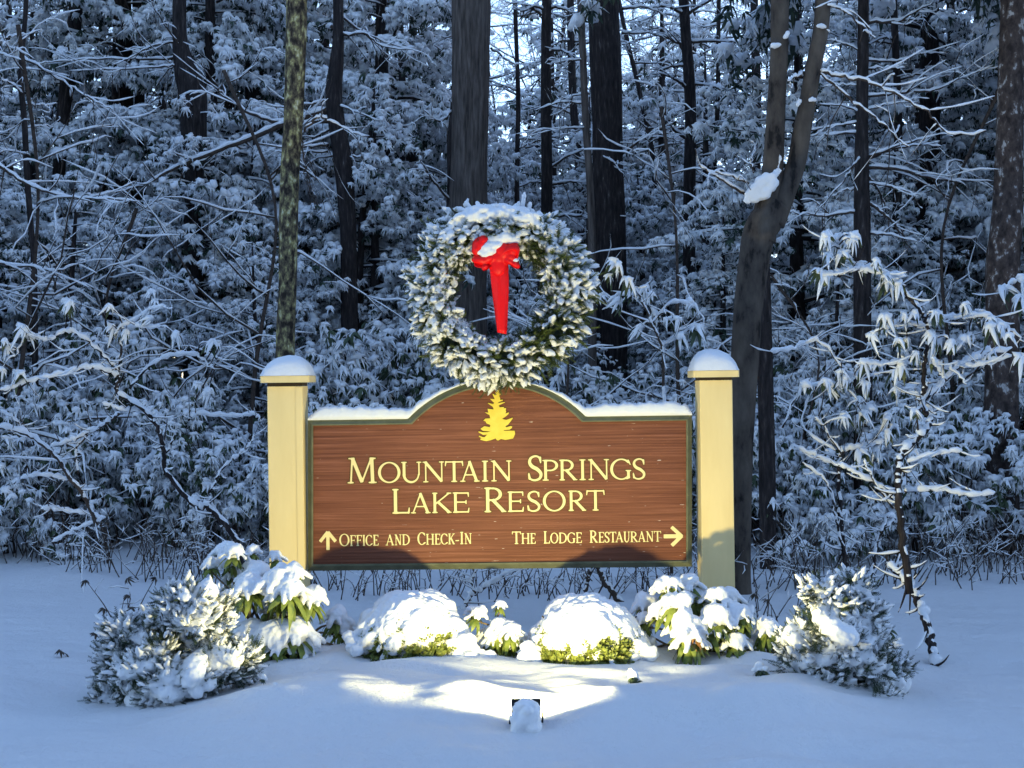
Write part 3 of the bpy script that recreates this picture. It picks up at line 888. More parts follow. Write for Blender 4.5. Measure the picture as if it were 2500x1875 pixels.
    loop('loop', [(1206, 634, 0), (1190, 652, -.03), (1178, 656, -.02), (1180, 646, .0), (1202, 632, .01)], (.01, -.05, -.035))
    mb = MB(); mb.stamp(ICO3, [mat4(W(1217, 628, -.02), None, np.array([.050, .04, .050])), mat4(W(1216, 650, -.02), None, np.array([.052, .03, .06]))])
    for (x, y, rx, rz, ro) in [(1172,598,20,17,-.7), (1164,610,12,15,.2), (1182,588,14,12,0), (1174,637,23,10,.1), (1192,632,14,11,0), (1238,618,26,15,-.25), (1252,612,17,17,0), (1226,612,18,18,0), (1246,630,18,8,.3), (1258,648,13,8,.5), (1242,640,12,7,.5), (1184,654,9,7,-.5)]:
        mb.stamp(ICO3, [mat4(W(x, y, -.035), rotm(ry=ro), np.array([rx, 13, rz]) / 400)])
    remeshed(mb, 'knot', mr, bow, .006, 3)
    mb = MB(); bl = []
    for (x, y, r_) in [(1176, 600, 16), (1190, 612, 18), (1200, 596, 22), (1215, 590, 24), (1235, 584, 22), (1252, 590, 18), (1186, 626, 13), (1197, 618, 16), (1172, 620, 8), (1210, 604, 16), (1178, 578, 10), (1226, 598, 12), (1258, 640, 9), (1204, 622, 6), (1196, 634, 5)]:
        bl.append(mat4(W(x, y - 4, -.045 if y > 600 else -.02), None, np.array([r_, r_ * .8, r_ * .7]) / 400))
    mb.stamp(ICO2, bl); remeshed(mb, 'snow', M['snow'], bow, .007, 2)
wreath()

# ------------------------------------------------------------------ floodlight
LX, LY, LZ = 0.070, 6.0, 0.135
def floodlight():
    z0 = 0.015
    root = empty('floodlight', (LX - .006, 5.93, z0), 'small black floodlight in the snow with a rounded white snow cap on its back', 'floodlight')
    tilt = R(24)
    Rm = rotm(rx=tilt)       # leans back so that the glass looks up at the sign
    def T(pts): return [Rm @ np.array(p) + np.array([0, 0, .085]) for p in pts]
    mb = MB()
    def bx(mb, lo, hi):
        x0, y0, z0_ = lo; x1, y1, z1 = hi
        v = T([(x0,y0,z0_),(x1,y0,z0_),(x1,y1,z0_),(x0,y1,z0_),(x0,y0,z1),(x1,y0,z1),(x1,y1,z1),(x0,y1,z1)])
        mb.add(v, [(0,3,2,1),(4,5,6,7),(0,1,5,4),(1,2,6,5),(2,3,7,6),(3,0,4,7)])
    blk = new_mat('black_metal', (0.012, 0.012, 0.013), .45, .5)[0]
    bx(mb, (-.062, -.02, -.055), (.062, .012, .068))
    bx(mb, (-.067, .013, -.060), (.067, .024, -.052)); bx(mb, (-.067, .013, .066), (.067, .024, .076)); bx(mb, (-.067, .013, -.051), (-.060, .024, .065)); bx(mb, (.060, .013, -.051), (.067, .024, .065))
    for k in range(6): bx(mb, (-.05 + k * .018, -.032, -.045), (-.046 + k * .018, -.021, .055))
    mb.build('housing', blk, root, smooth=False)
    mb = MB(); bx(mb, (-.078, -.01, -.07), (-.070, .01, .02)); bx(mb, (.070, -.01, -.07), (.078, .01, .02)); bx(mb, (-.078, -.01, -.080), (.078, .01, -.072))
    mb.build('bracket', blk, root, smooth=False)
    gm, t, b = new_mat('lamp_glass', (1, .95, .8), .2)
    b.inputs['Emission Color'].default_value = (1, .93, .62, 1); b.inputs['Emission Strength'].default_value = 6
    mb = MB(); bx(mb, (-.058, .0135, -.050), (.058, .016, .064)); mb.build('glass', gm, root, smooth=False)
    mb = MB(); rs = np.random.default_rng(3)
    bl = []
    for i in range(60):
        u, v_ = rs.uniform(-1, 1), rs.uniform(0, 1)
        bl.append(mat4((u * .048, -.058 + rs.uniform(-.012, .014) , .0 + v_ * .122 - .03 * abs(u) ** 3), None, np.array([.030, .030, .030]) * rs.uniform(.85, 1.1)))
    for i in range(30):
        u = rs.uniform(-1, 1); bl.append(mat4((u * .045, rs.uniform(-.05, -.025), .140 - .02 * abs(u) ** 3), None, .026))
    mb.stamp(ICO2, bl); remeshed(mb, 'snow', M['snow'], root, .006, 6)
    li = bpy.data.lights.new('lamp_light', 'SPOT')
    li.spot_size = R(178); li.spot_blend = .35; li.shadow_soft_size = .035; li.energy = LAMP_W; li.color = (1, .87, .37)
    lo = bpy.data.objects.new('lamp_light', li); col.objects.link(lo); lo.parent = root
    lo.location = (LX - root.location.x, LY - root.location.y, LZ - root.location.z)
    lo.rotation_euler = (R(90) + R(30), 0, 0)
LAMP_W = 82.0
floodlight()

# ------------------------------------------------------------------ shrubs of the sign bed
def px_r(r_, Y): return r_ * Y / F
def whorl_bush(name, label, cat, Y, base_px, clusters, stems_y, leaf='rhodo', voxel=.008, group=None, lscale=1.0, depth=.18, seed=1, skirt=()):
    "clusters: (px,py,radius px[,depth offset]) - every one a ring of drooping leaves under a pillow of snow"
    rs = np.random.default_rng(seed)
    bx_ = P(base_px, 1600, Y)[0]
    b0 = G(bx_, Y)
    root = empty(name, b0, label, cat, group)
    lf, sn_, st, fs = MB(), MB(), MB(), MB()
    lm, blobs = [], []
    for c in clusters:
        px, py, r_ = c[:3]
        dy = c[3] if len(c) > 3 else rs.uniform(-depth, depth)
        p = P(px, py + r_ * .45, Y) ; p[1] += dy; p = p - b0
        rad = px_r(r_, Y) * 1.12
        # leaves
        nl = 2 if r_ > 30 else 1
        for k in range(nl):
            sc_ = rad / .085 * lscale * (1.0 if k == 0 else .85)
            lm.append(mat4(p + np.array([rs.normal(0, .01), rs.normal(0, .01), -.012 - k * .02]), rotm(rs.normal(0, .18), rs.normal(0, .18), rs.uniform(0, 6)), sc_))
        # pillow with drooping lobes
        blobs.append(mat4(p + np.array([0, 0, .02]), rotm(rs.normal(0, .15), rs.normal(0, .15), rs.uniform(0, 3)), np.array([rad * .78, rad * .72, rad * .56])))
        blobs.append(mat4(p + np.array([rs.normal(0, rad * .3), rs.normal(0, rad * .3), .02 + rad * .1]), None, rad * rs.uniform(.45, .6)))
        n = int(7 + r_ / 9)
        for k in range(n):
            a = 2 * math.pi * k / n + rs.uniform(-.25, .25)
            l = rad * rs.uniform(.32, .58)
            d = norm(np.array([math.cos(a), math.sin(a), -rs.uniform(.6, 1.6)]))
            q = p + np.array([math.cos(a), math.sin(a), 0]) * rad * .70 + d * l * .55 + np.array([0, 0, .012])
            blobs.append(mat4(q, aim(d), np.array([l, l * rs.uniform(.28, .42), l * rs.uniform(.24, .36)])))
        # stem
        sx = P(base_px, 1600, Y)[0] + rs.normal(0, .08) - b0[0]
        midp = np.array([sx * .4 + p[0] * .6, p[1] * .5, p[2] * .55]) + rs.normal(0, .025, 3)
        pts = spline([np.array([sx, rs.normal(0, .04), -.05]), midp, p + np.array([0, 0, -.03])], 5)
        tube(st, pts, [.010, .007, .004], 6)
    for (px, py, r_) in skirt:      # bare leaf rings low down
        p = P(px, py, Y); p[1] += rs.uniform(-.2, .1); p = p - b0; lm.append(mat4(p, rotm(rs.normal(0, .3), rs.normal(0, .3), rs.uniform(0, 6)), px_r(r_, Y) / .085)); tube(st, spline([(rs.normal(0, .05), 0, -.05), p * .6, p], 4), [.008, .004], 5)
    stamp_many(lf, None, V_RHODO, lm)
    sn_.stamp(ICO2, blobs)
    lf.build('foliage', M[leaf], root)
    st.build('stem', M['twig_tan'], root)
    remeshed(sn_, 'snow_clumps', M['snow'], root, voxel, 2)
    return root, b0

whorl_bush('rhododendron', 'tall two-tiered leafy shrub under snow pillows next to the dark needled bush', 'shrub', 7.4, 680,
    [(532,1345,30),(575,1338,30),(613,1342,18),(513,1373,25),(548,1372,26,.1),(665,1359,22),(727,1378,32),(627,1383,38),(618,1411,40,-.15),(684,1397,45,-.15),(722,1411,42,-.2),(765,1440,36,-.1),(651,1482,25),
     (627,1516,45,-.15),(680,1516,50,-.2),(736,1511,48,-.2),(736,1473,30),(760,1558,40,-.15),(798,1582,36,-.1),(815,1506,35,.15),(831,1540,28,.15),(590,1420,30,.1),(600,1525,30,-.1),(655,1440,32,.1),(700,1545,34,-.25),(835,1590,22,.1),(560,1400,30,.15),(530,1440,28,.15),(690,1450,30,-.1)], 0, seed=4, skirt=[(620,1575,30),(660,1580,34),(700,1590,30),(740,1585,28),(640,1550,28),(720,1570,26),(800,1600,24),(545,1430,28),(575,1450,28)])
whorl_bush('rhododendron', 'wide snow-pillowed leafy shrub with bare tan legs and orange dead leaves', 'shrub', 7.4, 1710,
    [(1618,1424,30),(1583,1474,35),(1633,1449,35),(1687,1419,32,.1),(1697,1449,38),(1742,1444,35),(1785,1452,35),(1667,1494,45,-.2),(1672,1525,40,-.22),(1737,1479,42,-.15),(1796,1480,35,-.1),(1578,1533,22),(1568,1504,25),
     (1787,1545,32,-.15),(1585,1560,18),(1610,1480,30,-.1),(1720,1505,36,-.15),(1640,1415,22),(1835,1500,20,.15)], 0, seed=6, skirt=[(1650,1585,32),(1690,1600,34),(1730,1590,34),(1680,1630,28),(1710,1630,28),(1640,1620,26),(1760,1575,30),(1745,1550,28),(1620,1605,22),(1780,1590,24),(1600,1580,18)])
r_, b0_ = whorl_bush('rhododendron', 'small low leafy shrub in the gap between the two big snow domes', 'shrub', 7.45, 1215,
    [(1168,1488,24),(1220,1470,17),(1220,1513,32),(1187,1546,28),(1250,1520,30),(1232,1548,30),(1265,1545,22),(1150,1500,16),(1205,1545,26,-.1)], 0, voxel=.006, seed=8)
whorl_bush('rhododendron', 'low sprawling half-lit leafy shrub between the wide leafy shrub and the small spruce', 'shrub', 7.5, 1850,
    [(1827,1523,28),(1861,1507,33),(1891,1543,26),(1846,1550,22),(1815,1560,18),(1920,1555,18),(1875,1535,28,.1),(1900,1570,16,-.1)], 0, voxel=.006, seed=9)
def dead_leaves():
    root = empty('dead_leaf_cluster', P(1695, 1560, 7.15), 'hanging cluster of orange dead leaves under a snow pillow of the wide leafy shrub', 'dead leaves')
    rs = np.random.default_rng(2); lf = MB()
    stamp_many(lf, None, V_RHODO, [mat4((rs.normal(0, .03), rs.normal(0, .02), rs.uniform(0, .06)), rotm(rs.normal(0, .3), rs.normal(0, .3), rs.uniform(0, 6)), .75) for _ in range(5)])
    lf.build('leaf_sprays', M['deadleaf'], root)
dead_leaves()

def dome_bush(label, px, pw, ytop, ybase, Y, bumps, leafspots, seed, shoulders):
    rs = np.random.default_rng(seed)
    cx = P(px, 0, Y)[0]; w_ = px_r(pw, Y) / 2
    zt = P(0, ytop, Y)[2]; zb = P(0, ybase, Y - w_ * .7)[2]
    H = zt - zb
    b0 = np.array([cx, Y, zb])
    root = empty('boxwood', b0, label, 'shrub', 'round clipped shrubs in front of the sign')
    # inner leafy body
    lf, st, sn_ = MB(), MB(), MB()
    lt = MB()
    for k in range(7):
        a = k * 2.4; l = .022
        d = norm(np.array([math.cos(a), math.sin(a), .9])); u = norm(np.cross(d, [0, 0, 1])) * .007
        o_ = np.array([0, 0, k * .003]); lt.add([o_, o_ + d * l * .5 + u, o_ + d * l, o_ + d * l * .5 - u], [(0, 1, 2, 3)])
    LT = lt.arrays()
    mats = []
    for i in range(3800):
        a = rs.uniform(0, 2 * math.pi); e = rs.uniform(-.05, .75); rr = rs.uniform(.80, 1.02) - .22 * max(0, e - .12)
        ph = e * math.pi / 2
        p = np.array([math.cos(a) * math.cos(ph) * w_ * rr, math.sin(a) * math.cos(ph) * w_ * .85 * rr, .02 + math.sin(ph) * H * .86 * rr])
        d = norm(p * np.array([1, 1, 1.2]) + rs.normal(0, .08, 3))
        mats.append(mat4(p, aim(d) @ rotm(ry=math.pi / 2), rs.uniform(.8, 1.3)))
    lf.stamp(LT, mats)
    for i in range(26):
        a = rs.uniform(0, 2 * math.pi); r2 = rs.uniform(.4, .85)
        tube(st, spline([(0, 0, -.05), (math.cos(a) * w_ * r2 * .5, math.sin(a) * w_ * r2 * .4, H * .3), (math.cos(a) * w_ * r2, math.sin(a) * w_ * .8 * r2, H * .7)], 4), [.010, .005], 5)
    lf.build('foliage', M['boxleaf'], root, smooth=False); st.build('stem', M['twig'], root)
    # the heavy snow
    bl = []
    def onsurf(a, e, rr=1.0):
        ph = e * math.pi / 2
        return np.array([math.cos(a) * math.cos(ph) * w_ * rr, math.sin(a) * math.cos(ph) * w_ * .85 * rr, math.sin(ph) * H * rr])
    bl.append(mat4((0, 0, H * .36), None, np.array([w_ * .84, w_ * .74, H * .64])))
    for (sx_, sz_, sr_) in shoulders: bl.append(mat4((sx_ * w_, rs.uniform(-.1, .1), sz_ * H), None, np.array([w_ * sr_, w_ * sr_ * .8, H * sr_ * .8])))
    for i in range(420):
        a = rs.uniform(0, 2 * math.pi); e = rs.uniform(.22, .97)
        p = onsurf(a, e, .93); ok = True
        for (lx, lz, lr) in leafspots:
            if p[1] < 0 and math.hypot((p[0] - lx * w_) / 1.3, p[2] - lz * H) < lr * w_ * .82: ok = False
        if not ok: continue
        r_ = rs.uniform(.03, .056) * (1.0 - e * .35) * (w_ / .27)
        p *= 1 - .07 * max(0, e - .3)
        d = norm(p * np.array([1, 1, .4]) - np.array([0, 0, .35 * (1 - e)]))
        bl.append(mat4(p, aim(norm(d + np.array([0, 0, -.8 * (1 - e * .6)]))), np.array([r_ * 1.35, r_ * .9, r_ * .8])))
    for i in range(95):      # lobes that hang from the hem
        a = rs.uniform(0, 2 * math.pi); e = rs.uniform(-.02, .34)
        p = onsurf(a, e, rs.uniform(.95, 1.08)); ok = True
        for (lx, lz, lr) in leafspots:
            if p[1] < 0 and math.hypot((p[0] - lx * w_) / 1.3, p[2] - lz * H) < lr * w_ * .9: ok = rs.uniform() < .15
        if not ok: continue
        r_ = rs.uniform(.017, .036)
        d = norm(np.array([math.cos(a), math.sin(a), -rs.uniform(.6, 2)]))
        bl.append(mat4(p, aim(d), np.array([r_ * 1.5, r_ * .75, r_ * .65])))
    for (bx2, bz, br) in bumps:
        for k in range(9):
            q = np.array([bx2 * w_ + rs.normal(0, br * w_ * .35), -w_ * .45 + rs.normal(0, .04), bz * H + rs.normal(0, br * w_ * .25)])
            bl.append(mat4(q, rotm(rs.normal(0, .4), rs.normal(0, .4), 0), np.array([1, .8, .75]) * br * w_ * rs.uniform(.35, .6)))
    sn_.stamp(ICO2, bl)
    remeshed(sn_, 'snow_clumps', M['snow'], root, .007, 3)
dome_bush('round snow-domed shrub between the tall two-tiered shrub and the small leafy one', 1008, 282, 1445, 1640, 7.30, [(.98, .38, .30), (.80, .15, .3), (-.35, .12, .3), (-.9, .3, .25), (1.15, .18, .28)], [(.10, .22, .32), (.50, .42, .2), (-.75, .12, .26), (.95, .28, .2), (-.35, .1, .16)], 21, [(.28, .62, .50), (-.28, .58, .52), (.60, .40, .40), (-.62, .46, .40)])
dome_bush('round shrub under the widest snow dome, between the small and the wide leafy shrub', 1437, 285, 1452, 1650, 7.27, [(-1.05, .25, .25), (.85, .25, .28), (-.8, .05, .24), (.5, .0, .2), (-.1, -.08, .22)], [(-.15, .16, .3), (.42, .36, .26), (-.60, .32, .2), (.12, .42, .14), (.8, .12, .2)], 33, [(-.30, .58, .52), (.35, .48, .5), (.68, .25, .4), (-.66, .3, .4)])

def needle_bush(name, label, Y, base_px, hull, n_sprig, snow_frac, pillows, seed, leaf='yew', tipup=.8):
    "hull: (px, py top, py bottom) outline columns of the bush"
    rs = np.random.default_rng(seed)
    b0 = G(P(base_px, 1600, Y)[0], Y)
    root = empty(name, b0, label, 'shrub')
    sp = MB()
    for k in range(16):
        x = .006 + k * .0052; s = 1 if k % 2 else -1; l = .022 * (1 - k / 30)
        sp.add([(x, 0, 0), (x + l * .7, s * l * .8, rs.uniform(-.004, .004)), (x + .005, 0, .002)], None, [(0, 1, 2)])
        sp.add([(x, 0, 0), (x + l * .8, s * l * .2, l * .6 * s), (x + .005, 0, 0)], None, [(0, 1, 2)])
    SPT = sp.arrays()
    hx = [h[0] for h in hull]; ht = [h[1] for h in hull]; hb = [h[2] for h in hull]
    lf, sn_, st, pil = MB(), MB(), MB(), MB()
    mats, lumps = [], []
    cpx = np.mean([hx[0], hx[-1]]); half = (hx[-1] - hx[0]) / 2
    PC = []
    for (px, py, r_) in pillows:
        e = math.sqrt(max(.05, 1 - ((px - cpx) / half) ** 2))
        c = P(px, py, Y); c[1] -= e * px_r(half, Y) * rs.uniform(.6, .85); PC.append((c - b0, px_r(r_, Y)))
    for i in range(n_sprig):
        if rs.uniform() < .74:
            c, rad = PC[rs.integers(len(PC))]
            a = rs.uniform(0, 6.28)
            out = np.array([math.cos(a), rs.uniform(-.9, .5), math.sin(a) * .8 - .1])
            p = c + out * rad * rs.uniform(.5, 1.0) + np.array([0, 0, -rad * .25])
            d = norm(out * .8 + np.array([(c[0] - (P(cpx, 0, Y)[0] - b0[0])) * .5, 0, .35 + tipup * .4]) + rs.normal(0, .25, 3))
            v = min(1, max(0, 1 - p[2] / .55))
        else:
            px = rs.uniform(hx[0], hx[-1]); t0, t1 = np.interp(px, hx, ht), np.interp(px, hx, hb)
            v = rs.uniform(.15, 1) ** .8
            e = math.sqrt(max(0.03, 1 - ((px - cpx) / half) ** 2)) * (.35 + .65 * math.sin(math.pi * min(1, v * .75 + .12)))
            dy = -e * px_r(half, Y) * .8 * rs.uniform(.2, 1.0) * (1 if rs.uniform() < .7 else -1)
            p = P(px, t0 + (t1 - t0) * v, Y); p[1] += dy; p = p - b0
            d = norm(np.array([(px - cpx) / half, dy / px_r(half, Y) - .1, tipup * (1.0 - v * 1.2)]) + rs.normal(0, .3, 3))
        s = rs.uniform(.55, 1.15)
        for kk in range(3): mats.append(mat4(p + rs.normal(0, .012, 3), aim(norm(d + rs.normal(0, .4, 3)), rs.uniform(-1, 1)), s * rs.uniform(.7, 1)))
        for _ in range(3 if rs.uniform() < snow_frac * (1.3 - v * .7) else 0):
            l = rs.uniform(.007, .026)
            lumps.append(mat4(p + rs.normal(0, .014, 3) + d * rs.uniform(.0, .07) * s + np.array([0, 0, .008]), aim(d), np.array([l * 1.3, l * rs.uniform(.45, .7), l * rs.uniform(.4, .6)])))
        if i % 9 == 0: tube(st, spline([(rs.normal(0, .05), rs.normal(0, .05), -.05), p * np.array([.5, .5, .45]), p], 3), [.009, .003], 5)
    lf.stamp(SPT, mats); stamp_lumps(sn_, lumps)
    for c, rad in PC:
        for k in range(9):
            q = c + np.array([rs.normal(0, rad * .5), rs.normal(0, rad * .3), rs.normal(0, rad * .3)])
            d = norm(np.array([rs.normal(0, .8), -.5, -rs.uniform(.1, 1.2)]))
            pil.stamp(ICO2, [mat4(q, aim(d), np.array([rad * .90, rad * .62, rad * .52]) * rs.uniform(.7, 1.2))])
        for k in range(8):
            a = rs.uniform(-2.4, .2); q = c + np.array([math.cos(a) * rad * 1.0, -.02, math.sin(a) * rad * .5 - rad * .1])
            d = norm(np.array([math.cos(a), -.3, math.sin(a) - .3]))
            pil.stamp(ICO1, [mat4(q, aim(d), np.array([rad * .42, rad * .15, rad * .14]))])
    lf.build('foliage', M[leaf], root, smooth=False)
    st.build('stem', M['twig'], root)
    sn_.build('snow_clumps', M['snow'], root)
    remeshed(pil, 'snow_drift_clumps', M['snow'], root, .007, 2)
needle_bush('yew_bush', 'large dark needled bush with upright snowy tips beside the tall two-tiered leafy shrub', 6.75, 440,
    [(255,1640,1700),(285,1500,1735),(330,1440,1735),(380,1420,1730),(425,1400,1715),(470,1405,1710),(510,1430,1705),(550,1480,1690),(590,1560,1670),(620,1600,1640)], 1500, .62,
    [(470,1465,38),(515,1480,36),(440,1480,28),(380,1530,34),(335,1510,26),(400,1590,34),(360,1600,26),(450,1610,48),(520,1560,34),(560,1590,38),(420,1640,44),(480,1640,36),(330,1560,24),(300,1580,22),(290,1690,26),(510,1620,36),(590,1610,24),(545,1520,22),(355,1650,28),(430,1550,24),(320,1710,16),(505,1428,32),(548,1455,28),(462,1432,26),(600,1590,30)], 12)
needle_bush('spruce_bush', 'small bushy spruce caked in snow, farthest in the sign bed from the dark needled bush', 6.75, 2040,
    [(1905,1590,1660),(1930,1500,1690),(1955,1430,1690),(1990,1415,1690),(2040,1440,1700),(2085,1415,1715),(2120,1470,1730),(2150,1570,1735),(2180,1630,1728)], 1200, .6,
    [(1995,1450,30),(2060,1450,34),(2000,1490,40),(2075,1490,34),(1950,1530,34),(2030,1530,44),(2090,1540,36),(1985,1570,36),(2060,1580,36),(1935,1590,30),(2010,1640,32),(1985,1650,26),(2110,1600,30),(2150,1640,34),(2180,1620,26),(1950,1640,28),(2130,1680,30),(1920,1550,22),(2095,1480,24),(2070,1430,14),(1985,1422,22),(2062,1418,22),(2030,1460,26)], 13, 'yew', .7)
def lump_thing(name, label, cat, Y, items, seed, vox=.008):
    rs = np.random.default_rng(seed); c0 = G(P(items[0][0], 0, Y)[0], Y)
    root = empty(name, c0, label, cat); mb, lf = MB(), MB(); lm = []
    for (px, py, r_) in items:
        rad = px_r(r_, Y); c = P(px, py, Y) - c0
        for k in range(7): mb.stamp(ICO2, [mat4(c + rs.normal(0, rad * .35, 3), rotm(rs.normal(0, .4), rs.normal(0, .5), 0), np.array([rad * .7, rad * .6, rad * .4]) * rs.uniform(.7, 1.1))])
        for k in range(3): lm.append(mat4(c + np.array([rs.normal(0, rad * .4), -.02, -rad * .3]), rotm(rs.normal(0, .4), rs.normal(0, .4), rs.uniform(0, 6)), rad / .09))
    stamp_many(lf, None, V_RHODO, lm)
    lf.build('foliage', M['laurel'], root); remeshed(mb, 'snow_clumps', M['snow'], root, vox, 2)
lump_thing('low_shrub', 'unlit snow-buried low shrub just behind the small bushy spruce', 'shrub', 7.4, [(2130, 1510, 34), (2160, 1530, 26), (2110, 1490, 22)], 1)
lump_thing('seedling', 'tiny evergreen seedling poking out of the snow bank next to the floodlight', 'seedling', 6.35, [(1545, 1648, 14), (1552, 1660, 10)], 2, .006)
lump_thing('seedling', 'tiny evergreen seedling in the snow at the foot of the small bushy spruce', 'seedling', 6.6, [(1856, 1632, 14), (1870, 1640, 9), (1990, 1680, 9)], 3, .006)
lump_thing('seedling', 'low sprig with snow spots on the berm beside the large dark needled bush', 'seedling', 6.35, [(645, 1655, 8), (668, 1675, 9), (705, 1680, 8)], 4, .006)
# ------------------------------------------------------------------ trees drawn from the photograph
def conifer(H, Rr, base, seed, vs_, cscale=1.0, dens=1.0, leaf='needles', snowm='snow', name='hemlock'):
    rs = np.random.default_rng(seed)
    root = empty(name, (0, 0, 0))
    tr, lb, lf, sn_ = MB(), MB(), MB(), MB()
    tp = spline([(0, 0, -.1), (rs.normal(0, .05), rs.normal(0, .05), H * .5), (rs.normal(0, .06), rs.normal(0, .06), H)], 8)
    tube(tr, tp, [.018 * H + .02, .012 * H, .01], 9)
    mats = []
    z = base
    while z < H * .985:
        f = (z - base) / (H - base)
        nl = rs.integers(4, 6) if f < .9 else 3
        a0 = rs.uniform(0, 6.28)
        for k in range(nl):
            a = a0 + k * 2 * math.pi / nl + rs.uniform(-.35, .35)
            L = (Rr * (1 - f) ** .75 + .18) * rs.uniform(.45, 1.2)
            dr = rs.uniform(.05, .62); up_ = rs.uniform(-.1, .35); d = np.array([math.cos(a), math.sin(a), 0])
            side = np.array([-math.sin(a), math.cos(a), 0])
            zj = z + rs.uniform(-.16, .16); cz = np.interp(zj, tp[:, 2], np.arange(len(tp)))
            o_ = tp[int(cz)]
            def at(t_): return np.array([o_[0], o_[1], zj]) + d * L * t_ + np.array([0, 0, L * (up_ * t_ - dr * t_ * t_)]) + side * .12 * L * math.sin(t_ * 4 + a)
            pts = np.array([at(t_) for t_ in np.linspace(0, 1, 7)])
            r_ = np.linspace(.006 + .009 * L, .003, 7)
            tube(lb, pts, r_, 5); snow_on(sn_, pts, r_, .006, sides=5)
            n = max(3, int(L / (.115 * cscale) * dens))
            for i in range(n):
                t_ = .22 + .78 * (i + rs.uniform(0, 1)) / n
                p = at(min(t_, 1)); tl = min(.6, .42 * L * (1.08 - t_)) 
                for s in (-1, 1):
                    dd = norm(d * rs.uniform(.5, 1) + side * s * rs.uniform(.6, 1) + np.array([0, 0, rs.uniform(-.45, -.05)]))
                    nn = max(1, int(tl / (.115 * cscale)))
                    for j in range(nn):
                        q = p + dd * (tl * (j + .6) / nn) + np.array([0, 0, -.12 * (tl * (j + .6) / nn) ** 1.2]) + rs.normal(0, .05, 3)
                        mats.append(mat4(q, aim(norm(dd + rs.normal(0, .5, 3) + np.array([0, 0, -.1]))) , cscale * rs.uniform(.45, 1.5)))
                if i == n - 1 or rs.uniform() < .4: mats.append(mat4(at(1) if i == n - 1 else p, aim(norm(d + np.array([0, 0, -.3 - dr]))), cscale * rs.uniform(.8, 1.2)))
        z += rs.uniform(.20, .34) * (1 + H * .035) / dens ** .5
    stamp_many(lf, sn_, vs_, mats, .14)
    tr.build('trunk', M['bark_dark'], root)
    lb.build('branch_sprays', M['bark_dark'], root)
    lf.build('foliage', M[leaf], root)
    sn_.build('snow_clumps', M[snowm], root)
    return root


